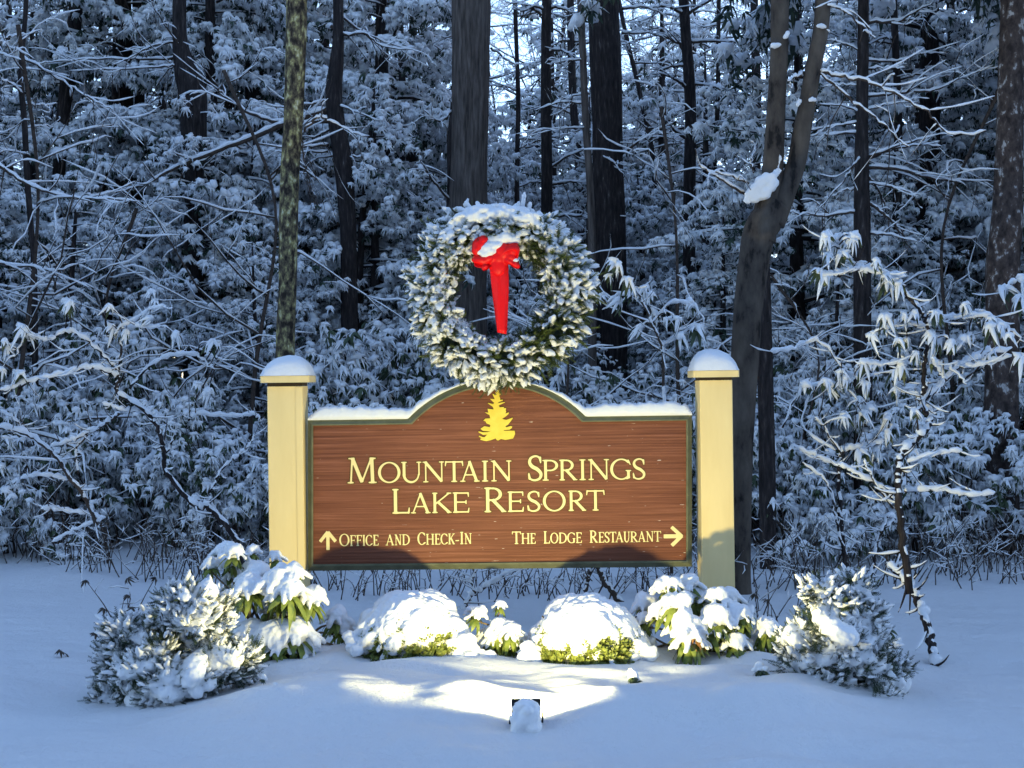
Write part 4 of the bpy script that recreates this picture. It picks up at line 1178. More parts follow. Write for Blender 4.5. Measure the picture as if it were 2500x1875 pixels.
ADDED_CROWN = None
def big_trunk(name, label, cat, Y, pts, mat, forks=(), limbs=(), limbY=None, snow_spots=(), sides=26, ridge=.05, limb_mat='twig', twigs=1.0, seed=1, group=None, hang=(), crown=0):
    "pts, forks: lists of (px,py,width px), top to bottom; limbs: lists of photo points"
    rs = np.random.default_rng(seed)
    bx_, bpy_ = pts[-1][0], pts[-1][1]
    b0 = G(P(bx_, 0, Y)[0], Y, -.05)
    root = empty(name, b0, label, cat, group)
    def trunk_tube(plist, to_ground):
        p = [P(a, b_, Y) for a, b_, _ in plist]; r_ = [px_r(c, Y) / 2 for *_, c in plist]
        if to_ground:
            p.append(np.array([b0[0], Y, b0[2]])); r_.append(r_[-1] * 1.15)
        pp = spline([x - b0 for x in p], 9)
        rr = np.interp(np.linspace(0, 1, len(pp)), np.linspace(0, 1, len(r_)), r_)
        mb = MB(); tube(mb, pp, rr, sides)
        v, q, t_ = mb.arrays()
        n = len(pp); v = v.copy()
        for i in range(n):
            for j in range(sides):
                k = i * sides + j; d = v[k] - pp[i]
                a = j / sides * 2 * math.pi
                f = mnoise.noise(Vector((math.cos(a) * 2.2, math.sin(a) * 2.2, pp[i][2] * .9 + seed))) * 1.6 + mnoise.noise(Vector((math.cos(a) * 6, math.sin(a) * 6, pp[i][2] * 1.7))) * .8
                v[k] = pp[i] + d * (1 + ridge * f)
        out = MB(); out.add(v, q, t_)
        return out
    trunk_tube(pts, True).build('trunk', M[mat], root)
    for f in forks: trunk_tube(f, False).build('stem', M[mat], root)
    lb, sn_ = MB(), MB()
    def limb(pts_, r0, r1, depth, twig=True, dirsign=None):
        yy = np.linspace(0, depth, len(pts_))
        p = spline([P(a, b_, Y + dy) - b0 for (a, b_), dy in zip(pts_, yy)], 6)
        p = p + rs.normal(0, .006, p.shape)
        r_ = np.linspace(r0, r1, len(p))
        tube(lb, p, r_, 6); snow_on(sn_, p, r_)
        if twig:
            n = int(len(p) * .55 * twigs)
            for k in range(n):
                i = rs.integers(len(p) // 4, len(p) - 1); tan = norm(p[min(i + 1, len(p) - 1)] - p[i - 1])
                d = norm(tan * rs.uniform(.3, 1) + rs.normal(0, .6, 3)); l = rs.uniform(.15, .55) * min(1.5, np.linalg.norm(p[-1] - p[0]))
                tw = spline([p[i], p[i] + d * l * .5 + rs.normal(0, .03, 3), p[i] + d * l + np.array([0, 0, rs.uniform(-.12, .05)])], 4)
                rr = np.linspace(r_[i] * .55, .003, len(tw)); tube(lb, tw, rr, 5); snow_on(sn_, tw, rr, .005)
    for l in limbs:
        pts_, w0 = l[0], l[1]
        limb(pts_, px_r(w0, Y) / 2, .005, l[2] if len(l) > 2 else rs.uniform(-.6, .4))
    for l in hang:
        limb(l, .006, .003, -.1, False)
    if lb.n:
        lb.build('branch_sprays', M[limb_mat], root)
    bl = []
    for (px, py, rx, rz, dy) in snow_spots:
        c = P(px, py, Y + dy) - b0
        for _ in range(6): bl.append(mat4(c + rs.normal(0, .35, 3) * np.array([px_r(rx, Y), 0, px_r(rz, Y)]), rotm(0, rs.normal(0, .5), 0), np.array([px_r(rx, Y), px_r(rx, Y) * .6, px_r(rz, Y)]) * rs.uniform(.45, .85)))
    if bl:
        mb = MB(); mb.stamp(ICO2, bl); remeshed(mb, 'snow_spot_clumps', M['snow'], root, .012, 3)
    if sn_.n: sn_.build('snow_clumps', M['snow'], root)
    if crown:  # unseen crown above the frame, added to cut sky light on the wood below
        global ADDED_CROWN
        if ADDED_CROWN is None:
            r2 = conifer(9.5, 3.2, .6, 555, V_HEM_LOW, 1.5, .8)
            ADDED_CROWN = {c.name.split('.')[0]: c.data for c in r2.children}
            for c in list(r2.children): bpy.data.objects.remove(c)
            bpy.data.objects.remove(r2)
        tx, ty = P(pts[0][0], 0, Y)[0] - b0[0], 0
        for k in ('foliage', 'snow_clumps', 'branch_sprays'):
            o = bpy.data.objects.new(k if k != 'snow_clumps' else 'added_crown_snow_clumps', ADDED_CROWN[k]); col.objects.link(o); o.parent = root
            o.location = (tx, ty, P(0, 0, Y)[2] - b0[2] + crown); o.rotation_euler = (0, 0, seed * 1.3)
    return root
def c1(l): return [(x * .422, y * .422) for x, y in l]
def c2(l): return [(800 + x * .422, y * .422) for x, y in l]
def c3(l): return [(1650 + x * .422, y * .422) for x, y in l]
def c4(l): return [(x * .422, 650 + y * .422) for x, y in l]
def c5(l): return [(1650 + x * .422, 650 + y * .422) for x, y in l]
def c7(l): return [(1200 + x * .4973, 1250 + y * .4973) for x, y in l]

big_trunk('mossy_tree', 'slender mossy yellow-green tree trunk rising behind the post near the two-tiered shrub', 'tree', 11.2,
    [(735,-500,46),(726,-100,52),(724,0,53),(722,120,50),(716,300,46),(708,420,46),(704,560,46),(702,700,44),(697,870,46),(694,1380,50)], 'bark_mossy',
    limbs=[(c1([(1755,760),(1830,680),(1900,695),(2010,750),(2130,790)]), 7, .1)], hang=[c1([(1745,790),(1765,1000),(1830,1230)]), c1([(1750,850),(1790,1050),(1850,1200)])], twigs=.2, seed=3, ridge=.06)
big_trunk('broad_grey_tree', 'broad straight grey-brown trunk standing directly behind the wreath', 'tree', 16.5,
    [(1152,-500,94),(1150,0,94),(1149,200,90),(1145,400,88),(1142,550,96),(1140,800,98),(1140,1300,104)], 'bark_grey', seed=5, sides=36, ridge=.045,
    limbs=[(c2([(720,640),(650,700),(560,640)]), 8, -.5), (c2([(710,1170),(600,1030),(530,920)]), 7, -.6), (c2([(940,280),(1050,350),(1100,390)]), 6)])
big_trunk('grey_stump_tree', 'narrow dark trunk leaning against the side of the broad grey trunk', 'tree', 16.9,
    [(1108,250,16),(1106,350,30),(1110,450,36),(1106,600,38),(1104,1300,42)], 'bark_dark', seed=6)
big_trunk('black_tree', 'thick almost black trunk beside the top of the wreath', 'tree', 17.5,
    [(1470,-500,70),(1474,0,74),(1480,200,76),(1484,400,76),(1490,600,76),(1495,1300,84)], 'bark_dark', seed=8, sides=32,
    limbs=[(c2([(1690,900),(1760,850),(1850,780),(2014,700)]), 9, -.3), (c2([(1530,890),(1640,930),(1700,1000)]), 6, -.6), (c2([(1700,190),(1830,190),(1950,160)]), 6), (c2([(1700,50),(1850,45),(1960,90)]), 7)])
big_trunk('thin_sapling', 'thin greenish sapling standing just in front of the almost black trunk', 'tree', 15.5,
    [(1412,-400,16),(1418,0,18),(1424,150,17),(1430,300,17),(1440,450,18),(1445,640,20),(1447,1300,22)], 'bark_grey', seed=9,
    limbs=[(c2([(1500,600),(1350,590),(1200,640)]), 6), (c2([(1490,350),(1380,355),(1270,370)]), 6), (c2([(1520,540),(1400,560),(1300,600)]), 5), (c2([(1500,745),(1350,745),(1140,755)]), 5)])
big_trunk('forked_tree', 'smooth grey-brown tree forking in two with a wedge of snow lying in its fork', 'tree', 9.9,
    [(1899,498,66),(1868,540,82),(1850,580,78),(1836,675,72),(1826,760,70),(1815,930,66),(1806,1100,64),(1800,1390,66)], 'bark_smooth',
    forks=[[(1915,-400,40),(1906,-60,44),(1904,0,44),(1903,110,44),(1898,210,44),(1892,330,48),(1885,430,52),(1870,520,62),(1860,590,66)], [(2040,-300,34),(2015,-60,38),(2010,0,38),(2003,80,38),(1985,170,40),(1972,250,42),(1960,310,44),(1944,400,46),(1915,475,52),(1885,545,62)]],
    limbs=[(c3([(450,1000),(440,920),(470,850)]), 5, .2), (c3([(400,1120),(250,1030),(130,960)]), 8, -.3), (c3([(420,1060),(330,1020),(230,995)]), 6, -.2), (c3([(830,420),(980,550),(1100,640),(1220,740),(1350,850)]), 7, -.5), (c3([(820,410),(950,440),(1110,470),(1270,540),(1450,650),(1580,770),(1800,765)]), 9, -.7), (c3([(850,30),(950,50),(1080,150),(1160,230)]), 7, -.4), (c3([(740,425),(690,445),(650,465)]), 8, -.2)],
    snow_spots=[(1822,488,14,9,-.10),(1835,479,18,13,-.10),(1848,468,22,18,-.10),(1862,457,24,20,-.10),(1873,444,20,18,-.10),(1882,430,14,14,-.10),(1855,482,20,10,-.10),(1868,474,14,14,-.1),(1900,410,6,20,-.07),(1907,388,5,16,-.08),(1892,428,9,14,-.08),(1918,88,11,9,-.09),(1896,112,11,8,-.09),(1950,248,9,12,-.08),(1985,242,11,9,-.08),(2004,66,12,7,-.08),(2025,75,6,5,-.07)], twigs=.35, seed=12, ridge=.035)
big_trunk('shadow_trunk', 'dark straight trunk half hidden close behind the forked tree', 'tree', 11.6,
    [(1862,500,26),(1864,700,34),(1868,900,40),(1872,1100,40),(1876,1400,40)], 'bark_dark', seed=14)
big_trunk('limbed_spruce', 'dark upright trunk with many bare snow-lined side limbs, past the forked tree', 'tree', 13.0,
    [(2112,-300,22),(2108,0,26),(2106,150,28),(2104,300,30),(2104,450,36),(2105,600,42),(2108,1350,46)], 'bark_dark', crown=0.4, seed=15,
    limbs=[(c3(l), w_) for l, w_ in [([(1100,970),(1300,980),(1480,1030),(1640,1045),(1840,1045)], 11), ([(1080,1150),(1200,1230),(1280,1320),(1370,1450)], 10), ([(1100,1000),(1180,1110),(1220,1230)], 7), ([(1070,1220),(900,1245),(740,1240),(610,1215)], 9), ([(1080,905),(1030,950),(960,1060),(800,1240)], 6), ([(1110,920),(1240,870),(1400,840),(1530,845)], 9), ([(1100,910),(1300,840),(1500,780)], 8), ([(1070,765),(900,775),(770,790)], 7), ([(1070,700),(900,735),(700,760)], 6), ([(1090,1350),(1250,1360),(1400,1400)], 8), ([(1090,125),(1280,120),(1400,60),(1490,10)], 10), ([(1090,350),(1200,355),(1300,345),(1430,305),(1560,310)], 7), ([(1090,560),(1300,540),(1500,520),(1650,450),(1840,380)], 8), ([(1070,650),(950,610),(830,600)], 5), ([(1080,500),(950,490),(850,500)], 5), ([(1090,640),(1250,600),(1400,590)], 6), ([(1090,1060),(1250,1080),(1400,1130)], 6), ([(1080,1090),(980,1100),(900,1140)], 5), ([(1090,400),(1200,390),(1330,395)], 6), ([(1080,310),(950,240),(880,230)], 5)]], twigs=.6)
big_trunk('speckled_tree', 'rough trunk with frost specks at the far side beyond the bare-limbed trunk', 'tree', 12.6,
    [(2478,-300,56),(2474,0,58),(2468,200,60),(2462,400,66),(2458,550,74),(2448,700,78),(2444,1350,84)], 'bark_speckled', crown=0.5, seed=16, sides=30,
    ridge=.06)
big_trunk('shaggy_hemlock', 'dark reddish shaggy trunk among snowy boughs beside the mossy trunk', 'tree', 16.7,
    [(440,-300,28),(438,0,32),(440,100,36),(455,180,58),(470,230,68),(474,330,62),(478,400,52),(474,480,46),(472,1330,50)], 'bark_dark', seed=17,
    limbs=[(c1(l), w_) for l, w_ in [([(1100,325),(850,345),(650,340),(400,350),(200,370)], 7), ([(1080,380),(950,385),(700,400),(400,410)], 6), ([(1100,300),(1020,230),(930,110),(860,0)], 6), ([(1050,610),(1120,600),(1200,580)], 5), ([(1080,390),(980,400),(850,600)], 5), ([(1060,240),(900,260),(760,330),(650,380)], 6), ([(1100,980),(1150,985),(1230,920),(1260,880)], 5), ([(1050,1000),(1070,1090),(1040,1120)], 5)]], twigs=.8)
big_trunk('leaning_limb_tree', 'dark trunk behind the mossy one with a long thick limb slanting down across the boughs', 'tree', 16.4,
    [(822,-300,22),(826,50,26),(822,150,34),(815,220,42),(822,300,42),(838,400,46),(846,500,42),(852,640,40),(856,1330,44)], 'bark_dark', seed=18,
    limbs=[(c1([(1900,640),(1640,720),(1450,800),(1250,870),(1000,980),(850,1060),(700,1105),(560,1120)]), 17, -.7), (c1([(1900,700),(1650,710),(1450,660),(1280,540),(1240,470),(1130,330)]), 11, -.5), (c1([(1920,580),(1800,600),(1650,620),(1500,600)]), 7), (c1([(1900,840),(1750,850),(1540,845)]), 8), (c1([(1900,880),(1700,880),(1530,870)]), 6), (c2([(10,600),(150,640),(300,700)]), 7), (c2([(40,900),(150,910),(280,880)]), 7), (c2([(20,160),(110,200),(210,195),(330,270),(520,290)]), 9), (c2([(60,80),(150,150),(300,230),(500,290)]), 7), (c1([(1930,680),(1820,700),(1760,740)]), 9), (c1([(1930,740),(1850,780),(1760,800)]), 8), (c1([(1960,900),(1860,910),(1760,960)]), 6)], twigs=.7)
big_trunk('slanting_trunk', 'dark leaning trunk with frosted bark near the upper corner above the arching branches', 'tree', 18.5,
    [(192,-300,30),(186,0,32),(172,130,38),(164,210,34),(152,300,30),(143,430,30),(132,560,34),(126,700,36),(124,1320,40)], 'bark_dark', seed=19,
    limbs=[(c1(l), w_) for l, w_ in [([(440,300),(520,270),(600,250),(700,180)], 8), ([(420,170),(250,130),(0,145)], 6), ([(440,20),(320,55),(200,70),(120,50)], 6), ([(370,440),(500,420),(650,380)], 6), ([(360,1060),(250,1100),(100,1060)], 5), ([(380,480),(250,480),(100,440)], 5)]])
big_trunk('thin_dark_sapling', 'thin black leaning sapling at the edge beside the leaning frosted trunk', 'tree', 13.5,
    [(66,-200,10),(64,0,11),(55,120,12),(51,200,13),(60,300,14),(66,430,14),(76,560,14),(84,700,15),(88,1330,18)], 'bark_dark', seed=20, sides=14,
    limbs=[(c1(l), w_) for l, w_ in [([(120,330),(200,370),(400,490),(560,590),(650,630)], 7), ([(150,600),(250,610),(330,600)], 4), ([(130,540),(60,480),(0,460)], 5), ([(150,740),(230,730),(310,735)], 4), ([(150,200),(60,210),(0,240)], 5), ([(170,900),(100,880),(0,860)], 5)]])
big_trunk('arching_sapling', 'long bare arching branch sapling lined with snow, bending across under the leaning trunk', 'tree', 12.4,
    [(-60,330,12),(-62,500,16),(-64,800,20),(-66,1330,24)], 'bark_dark', seed=21, sides=12,
    limbs=[(c1([(-140,860),(0,960),(170,1070),(400,1140),(600,1150),(800,1165)]), 11, -.3), (c1([(-150,1450),(0,1520),(200,1550),(340,1565),(500,1500)]), 9, -.3), (c1([(-150,250),(0,310),(120,340)]), 6)], twigs=.7)
# mid-distance trunks seen in the gap
MID = [(338,19,26,(0,0,0)),(622,19,48,(5,0,0)),(1262,20,12,(0,0,0)),(1335,18,28,(4,0,0)),(1405,24,20,(-8,0,22)),(1687,19,30,(-14,0,-8)),
       (1745,22,12,(14,0,-4)),(1845,24,24,(0,0,0)),(255,20,14,(-6,0,3)),(980,22,18,(0,0,0)),(560,24,20,(4,0,-3)),(2240,22,22,(5,0,0)),(2330,20,24,(-6,0,2)),(2390,26,18,(0,0,0)),(905,25,20,(-3,0,2)),(20,22,26,(2,0,0)),(1585,24,12,(-70,0,30)),(1950,19,20,(3,0,0)),(2190,17,20,(-4,0,4))]
LAND = [(-200, 'the picture edge'), (66, 'the thin black sapling'), (160, 'the leaning frosted trunk'), (470, 'the shaggy dark trunk'), (710, 'the mossy trunk'), (835, 'the long-limbed dark trunk'), (1149, 'the broad grey trunk'), (1484, 'the black trunk'), (1850, 'the forked tree'), (2106, 'the bare-limbed trunk'), (2465, 'the frost-specked trunk'), (3300, 'the picture edge')]
def between(px):
    for (a, na), (b_, nb) in zip(LAND[:-1], LAND[1:]):
        if a <= px < b_:
            if na.startswith('the picture'): return 'outside ' + nb
            if nb.startswith('the picture'): return 'beyond ' + na
            return 'between ' + na[4:] + ' and ' + nb[4:]
    return 'behind the sign'
ORD = ['', 'second ', 'third ', 'fourth ', 'fifth ', 'sixth ', 'seventh ', 'eighth ', 'ninth ', 'tenth ', 'eleventh ', 'twelfth ', 'thirteenth ', 'fourteenth ']
zone_count = {}
def rank_label(items, what, adj):
    "items: list of (px, size); gives every one a label by its rank inside its gap"
    out = [None] * len(items); zones = {}
    for i, (px, s) in enumerate(items): zones.setdefault(between(px), []).append((-s, i))
    for z, l in zones.items():
        for k, (_, i) in enumerate(sorted(l)): out[i] = f'{ORD[min(k, 13)]}{adj} {what} {z}'.strip() if k else f'{adj} {what} {z}'
    return out
labs = rank_label([(a, c) for a, b_, c, d in MID], 'mid-distance trunk', 'thickest')
for (a, Yd, wpx, bend), lab in zip(MID, labs):
    cr_ = 0
    rs = np.random.default_rng(int(a)); sd = 1 if rs.uniform() > .5 else -1
    pts = [(a + bend[0] * 2 - 10 * sd, -500, wpx * .6), (a + bend[0] - 4, 0, wpx * .85), (a + bend[0] * .3 + 3 * sd, 250, wpx * .95), (a + bend[2] * .5, 480, wpx), (a + bend[2], 1250, wpx * 1.15)]
    lim = []
    for k in range(9):
        y0 = rs.uniform(-60, 620); s = rs.choice([-1, 1]); l = rs.uniform(60, 190); sl = rs.uniform(-.6, .25)
        lim.append(([(a + bend[0] * .5, y0), (a + s * l * .35, y0 + l * .35 * sl - 6), (a + s * l * .7, y0 + l * .6 * sl + rs.uniform(-10, 10)), (a + s * l, y0 + l * sl + rs.uniform(-20, 20))], wpx * .22 + 2))
    big_trunk('forest_trunk', lab, 'tree', Yd, pts, 'bark_dark', limbs=lim, seed=int(a), sides=12, ridge=.05, twigs=1.0, group='mid-distance trunks in the wood', crown=cr_)

# ------------------------------------------------------------------ conifers, laurels, bare trees: a few of each grown, then copied
def laurel(H, Wd, seed, nw=200, name='laurel_bush', cscale=1.0):
    rs = np.random.default_rng(seed)
    root = empty(name, (0, 0, 0))
    st, lf, sn_ = MB(), MB(), MB()
    tips = []
    def grow(p, d, l, r_, lev):
        q1 = p + d * l * .5 + rs.normal(0, .05, 3) * l; q2 = p + d * l + rs.normal(0, .07, 3) * l
        pts = spline([p, q1, q2], 3); rr = np.linspace(r_, r_ * .65, len(pts))
        tube(st, pts, rr, 5); snow_on(sn_, pts, rr, .005, sides=5)
        if lev >= 2: tips.append((pts[-1], d))
        if lev >= 2 and rs.uniform() < .6: tips.append((pts[3], d))
        if lev < 4:
            for k in range(rs.integers(2, 4)):
                dd = norm(d * .7 + rs.normal(0, .55, 3) + np.array([0, 0, .18 if lev < 2 else 0]))
                grow(q2, dd, l * rs.uniform(.6, .85), r_ * .62, lev + 1)
    for k in range(rs.integers(5, 8)):
        a = rs.uniform(0, 6.28); s = rs.uniform(.2, .8)
        grow(np.array([math.cos(a) * .12 * Wd, math.sin(a) * .12 * Wd, -.05]), norm(np.array([math.cos(a) * s * Wd / H * 1.3, math.sin(a) * s * Wd / H * 1.3, 1.0])), H * rs.uniform(.25, .38), .018, 0)
    P_ = np.array([t_[0] for t_ in tips])
    P_[:, 2] = np.maximum(P_[:, 2], .12)
    idx = rs.permutation(len(P_))[:nw]
    mats = [mat4(P_[i], rotm(rs.normal(0, .25), rs.normal(0, .25), rs.uniform(0, 6.28)), rs.uniform(.7, 1.25) * cscale) for i in idx]
    k = 0
    while len(mats) < nw:
        i = rs.integers(0, len(P_)); mats.append(mat4(P_[i] + rs.normal(0, .12, 3) * np.array([1, 1, .7]), rotm(rs.normal(0, .25), rs.normal(0, .25), rs.uniform(0, 6.28)), rs.uniform(.6, 1.1) * cscale))
    stamp_many(lf, sn_, V_LAUREL, mats, .12)
    st.build('branch_sprays', M['twig'], root); lf.build('foliage', M['laurel'], root); sn_.build('snow_clumps', M['snow'], root)
    return root

def bare_tree(H, r0, seed, name='bare_tree', levels=4, snowm='snow_far', spread=.6, low=.2, mat='bark_dark', twr=.004):
    rs = np.random.default_rng(seed)
    root = empty(name, (0, 0, 0))
    tr, lb, sn_ = MB(), MB(), MB()
    def grow(p, d, l, r_, lev):
        n = 5
        pts = [p]
        for k in range(n):
            d = norm(d + rs.normal(0, .13 if H > 6 else .24, 3) + np.array([0, 0, .03 if H > 6 else -.04]))
            pts.append(pts[-1] + d * l / n)
        pts = np.array(pts); rr = np.linspace(r_, max(twr, r_ * .45), n + 1)
        tube(lb, pts, rr, 4 if lev > 1 else 6, cap=False); snow_on(sn_, pts, rr, .007, sides=4)
        if lev < levels:
            for k in range(rs.integers(3, 6)):
                i = rs.integers(1, n + 1)
                dd = norm(d + rs.normal(0, .75, 3))
                grow(pts[i], dd, l * rs.uniform(.45, .75), max(twr, rr[i] * .6), lev + 1)
    tp = spline([(0, 0, -.2), (rs.normal(0, .15), rs.normal(0, .15), H * .35), (rs.normal(0, .3), rs.normal(0, .3), H * .7), (rs.normal(0, .4), rs.normal(0, .4), H)], 7)
    tube(tr, tp, [r0 * 1.2, r0, r0 * .6, .02], 10, cap=False)
    nb = int(15 + H * .8) if H > 6 else 13
    for k in range(nb):
        f = low + (1 - low) * (k + rs.uniform(0, 1)) / nb
        i = f * (len(tp) - 1); i0 = min(int(i), len(tp) - 2); p = tp[i0] + (tp[i0 + 1] - tp[i0]) * (i - i0)
        a = rs.uniform(0, 6.28)
        grow(p, norm(np.array([math.cos(a), math.sin(a), rs.uniform(-.1, .9)])), H * (1.05 - f) * spread * rs.uniform(.3, .6) + .4, r0 * (1.1 - f) * .38 + .006, 1)
    tr.build('trunk', M[mat], root); lb.build('branch_sprays', M[mat], root); sn_.build('snow_clumps', M[snowm], root)
    return root

HEM = [conifer(4.2, 1.7, .2, 101, V_HEM, .78), conifer(3.2, 1.35, .1, 102, V_HEM, .75), conifer(5.6, 2.1, .5, 103, V_HEM, .82)]
TALL = [conifer(10.5, 3.0, 1.2, 111, V_HEM_LOW, .92, .85), conifer(13.0, 3.4, 3.0, 112, V_HEM_LOW, .98, .85)]
LAU = [laurel(1.55, 1.5, 201, 560, cscale=.84), laurel(1.25, 1.6, 202, 500, cscale=.8), laurel(1.9, 1.4, 203, 600, cscale=.86)]
BARE = [bare_tree(13, .07, 301), bare_tree(10, .05, 302), bare_tree(16, .10, 303, levels=4), bare_tree(7, .035, 304, spread=.8, low=.1)]

SAPL = [bare_tree(4.6, .022, 311, levels=2, name='bare_sapling', spread=.95, low=.12, snowm='snow', mat='twig', twr=.0028), bare_tree(3.4, .018, 312, levels=2, name='bare_sapling', spread=1.1, low=.08, snowm='snow', mat='twig', twr=.0028)]

used = set()
def place(protos, spots, what, adj, cat, group):
    "spots: (px, Y, scale); the first use moves the grown one itself, later ones copy it and its parts"
    labs = rank_label([(px, s * (30 / Y)) for px, Y, s in spots], what, adj)
    for n, ((px, Y, s), lab) in enumerate(zip(spots, labs)):
        pr = protos[n % len(protos)]
        o = pr if pr.name not in used else tree_copy(pr)
        used.add(pr.name) if o is pr else None
        x = (px - 1250) * Y / F
        o.location = (x, Y, ground_h(x, Y) - .05)
        o.rotation_euler = ((.09 * math.sin(n * 3.1), .09 * math.cos(n * 1.7), (n * 2.399) % 6.283) if cat == 'tree' else (0, 0, (n * 2.399) % 6.283))
        o.scale = (s, s, s)
        tag(o, lab, cat, group)

rs = np.random.default_rng(77)
lau = []
for k in range(22):      # front row of the thicket
    px = -80 + k * 122 + rs.uniform(-35, 35)
    if 1760 < px < 1900: px += 90
    lau.append((px, rs.uniform(12.3, 13.4), rs.uniform(.80, 1.05)))
for k in range(20):
    lau.append((-60 + k * 135 + rs.uniform(-40, 40), rs.uniform(14.2, 15.5), rs.uniform(1.0, 1.3)))
place(LAU, lau, 'snow-draped laurel bush', 'biggest', 'shrub', 'laurel thicket behind the sign')
hem = []
for px_, Y_, s_ in [(1270, 20, 1.0), (1350, 22, 1.25), (1450, 20.5, 1.1), (1560, 21, 1.2), (1640, 19.5, 1.0), (1720, 22, 1.3), (1790, 20, 1.15), (1390, 24, 1.5), (1600, 25, 1.7), (1500, 27, 1.9), (1700, 26, 1.8), (1330, 26, 1.7), (1430, 28, 2.0), (1560, 29, 2.1), (1690, 29, 1.9), (1290, 29, 1.9), (600, 17.2, 1.6), (1960, 16.5, 1.25), (900, 17, 1.3)]: hem.append((px_, Y_, s_))
for k in range(20):
    px = -100 + k * 140 + rs.uniform(-45, 45)
    hem.append((px, rs.uniform(14.8, 17.5), rs.uniform(.75, 1.05) * (.72 if 1180 < px < 1900 else 1)))
place(HEM, hem, 'snow-laden young hemlock', 'biggest', 'hemlock', 'young hemlocks behind the thicket')
tall = [(80, 21, .8), (300, 19, .95), (520, 18, .9), (640, 20.5, 1.0), (930, 19.5, 1.0), (1010, 23, .8), (-60, 24, .8), (2260, 18.5, .9), (2420, 21, .95), (2150, 23, .8), (2560, 19, .9), (800, 25, .9), (1960, 26, .6), (400, 27, .85), (2050, 30, .62), (1280, 28, .48), (1600, 27, .42), (1420, 31, .5)]
place(TALL, tall, 'snow-laden old hemlock', 'biggest', 'hemlock', 'old hemlocks in the wood')
bare = []
for k in range(13): bare.append((-150 + k * 224 + rs.uniform(-50, 50), rs.uniform(24, 34), rs.uniform(.8, 1.15)))
for k in range(26): bare.append((-100 + k * 108 + rs.uniform(-40, 40), rs.uniform(36, 52), rs.uniform(.85, 1.2)))
place(BARE, bare, 'bare far-off tree', 'biggest', 'tree', 'bare trees far in the wood')

sap = [(-20,12.6,1.1),(300,13.4,1.0),(590,13.8,1.1),(1335,13.4,.9),(1690,13.6,1.0),(1960,13.0,.8),(2350,13.4,1.0)]
place(SAPL, sap, 'bare snow-lined sapling', 'tallest', 'tree', 'bare saplings through the thicket')

# ------------------------------------------------------------------ unseen wood added behind the camera to block low sky, plus flanking wood
def wood_mass():
    m, t, b = new_mat('wood_mass', rough=.8)
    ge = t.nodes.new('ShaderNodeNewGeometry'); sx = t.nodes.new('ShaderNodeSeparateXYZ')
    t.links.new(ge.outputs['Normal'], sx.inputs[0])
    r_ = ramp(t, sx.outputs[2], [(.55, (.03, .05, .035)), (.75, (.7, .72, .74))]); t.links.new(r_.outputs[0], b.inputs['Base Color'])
    root = conifer(13, 3.6, .5, 901, variants(4, 70, n=7, spread=2.4, L=.14, W=.03, droop=1.0, snow=1.0, puff=.5, nseg=3), 3.2, .8)
    src = MB()
    for c in root.children:
        me = c.data; me.calc_loop_triangles()
        v = np.zeros(len(me.vertices) * 3); me.vertices.foreach_get('co', v)
        t_ = np.zeros(len(me.loop_triangles) * 3, int); me.loop_triangles.foreach_get('vertices', t_)
        src.add(v.reshape(-1, 3), None, t_.reshape(-1, 3))
    for c in list(root.children): bpy.data.objects.remove(c)
    bpy.data.objects.remove(root)
    rs = np.random.default_rng(8); mats = []
    for k in range(22):
        x = -30 + k * 2.9 + rs.uniform(-1, 1); y = -13 - rs.uniform(0, 4) - abs(x) * .05
        mats.append(mat4((x, y, ground_h(x, y) - .1), rotm(rz=rs.uniform(0, 6)), rs.uniform(.85, 1.25)))
    mb = MB(); mb.stamp(src.arrays(), mats)
    mats = []
    for s in (-1, 1):
        for k in range(15):
            y = 12.5 + (k % 5) * 6 + rs.uniform(-1, 1); x = s * (y * .39 + 4.6 + (k // 5) * 5.5 + rs.uniform(0, 1.5))
            mats.append(mat4((x, y, ground_h(x, y) - .1), rotm(rz=rs.uniform(0, 6)), rs.uniform(.8, 1.1)))
    m2 = MB(); m2.stamp(src.arrays(), mats)
    tag(m2.build('flanking_wood', m), 'dense snowy hemlock wood carrying on past both edges of the view', kind='stuff')
    tag(mb.build('sky_block_wood', m), 'unseen snowy hemlock wood added behind the viewpoint to block low sky light', kind='stuff')
wood_mass()
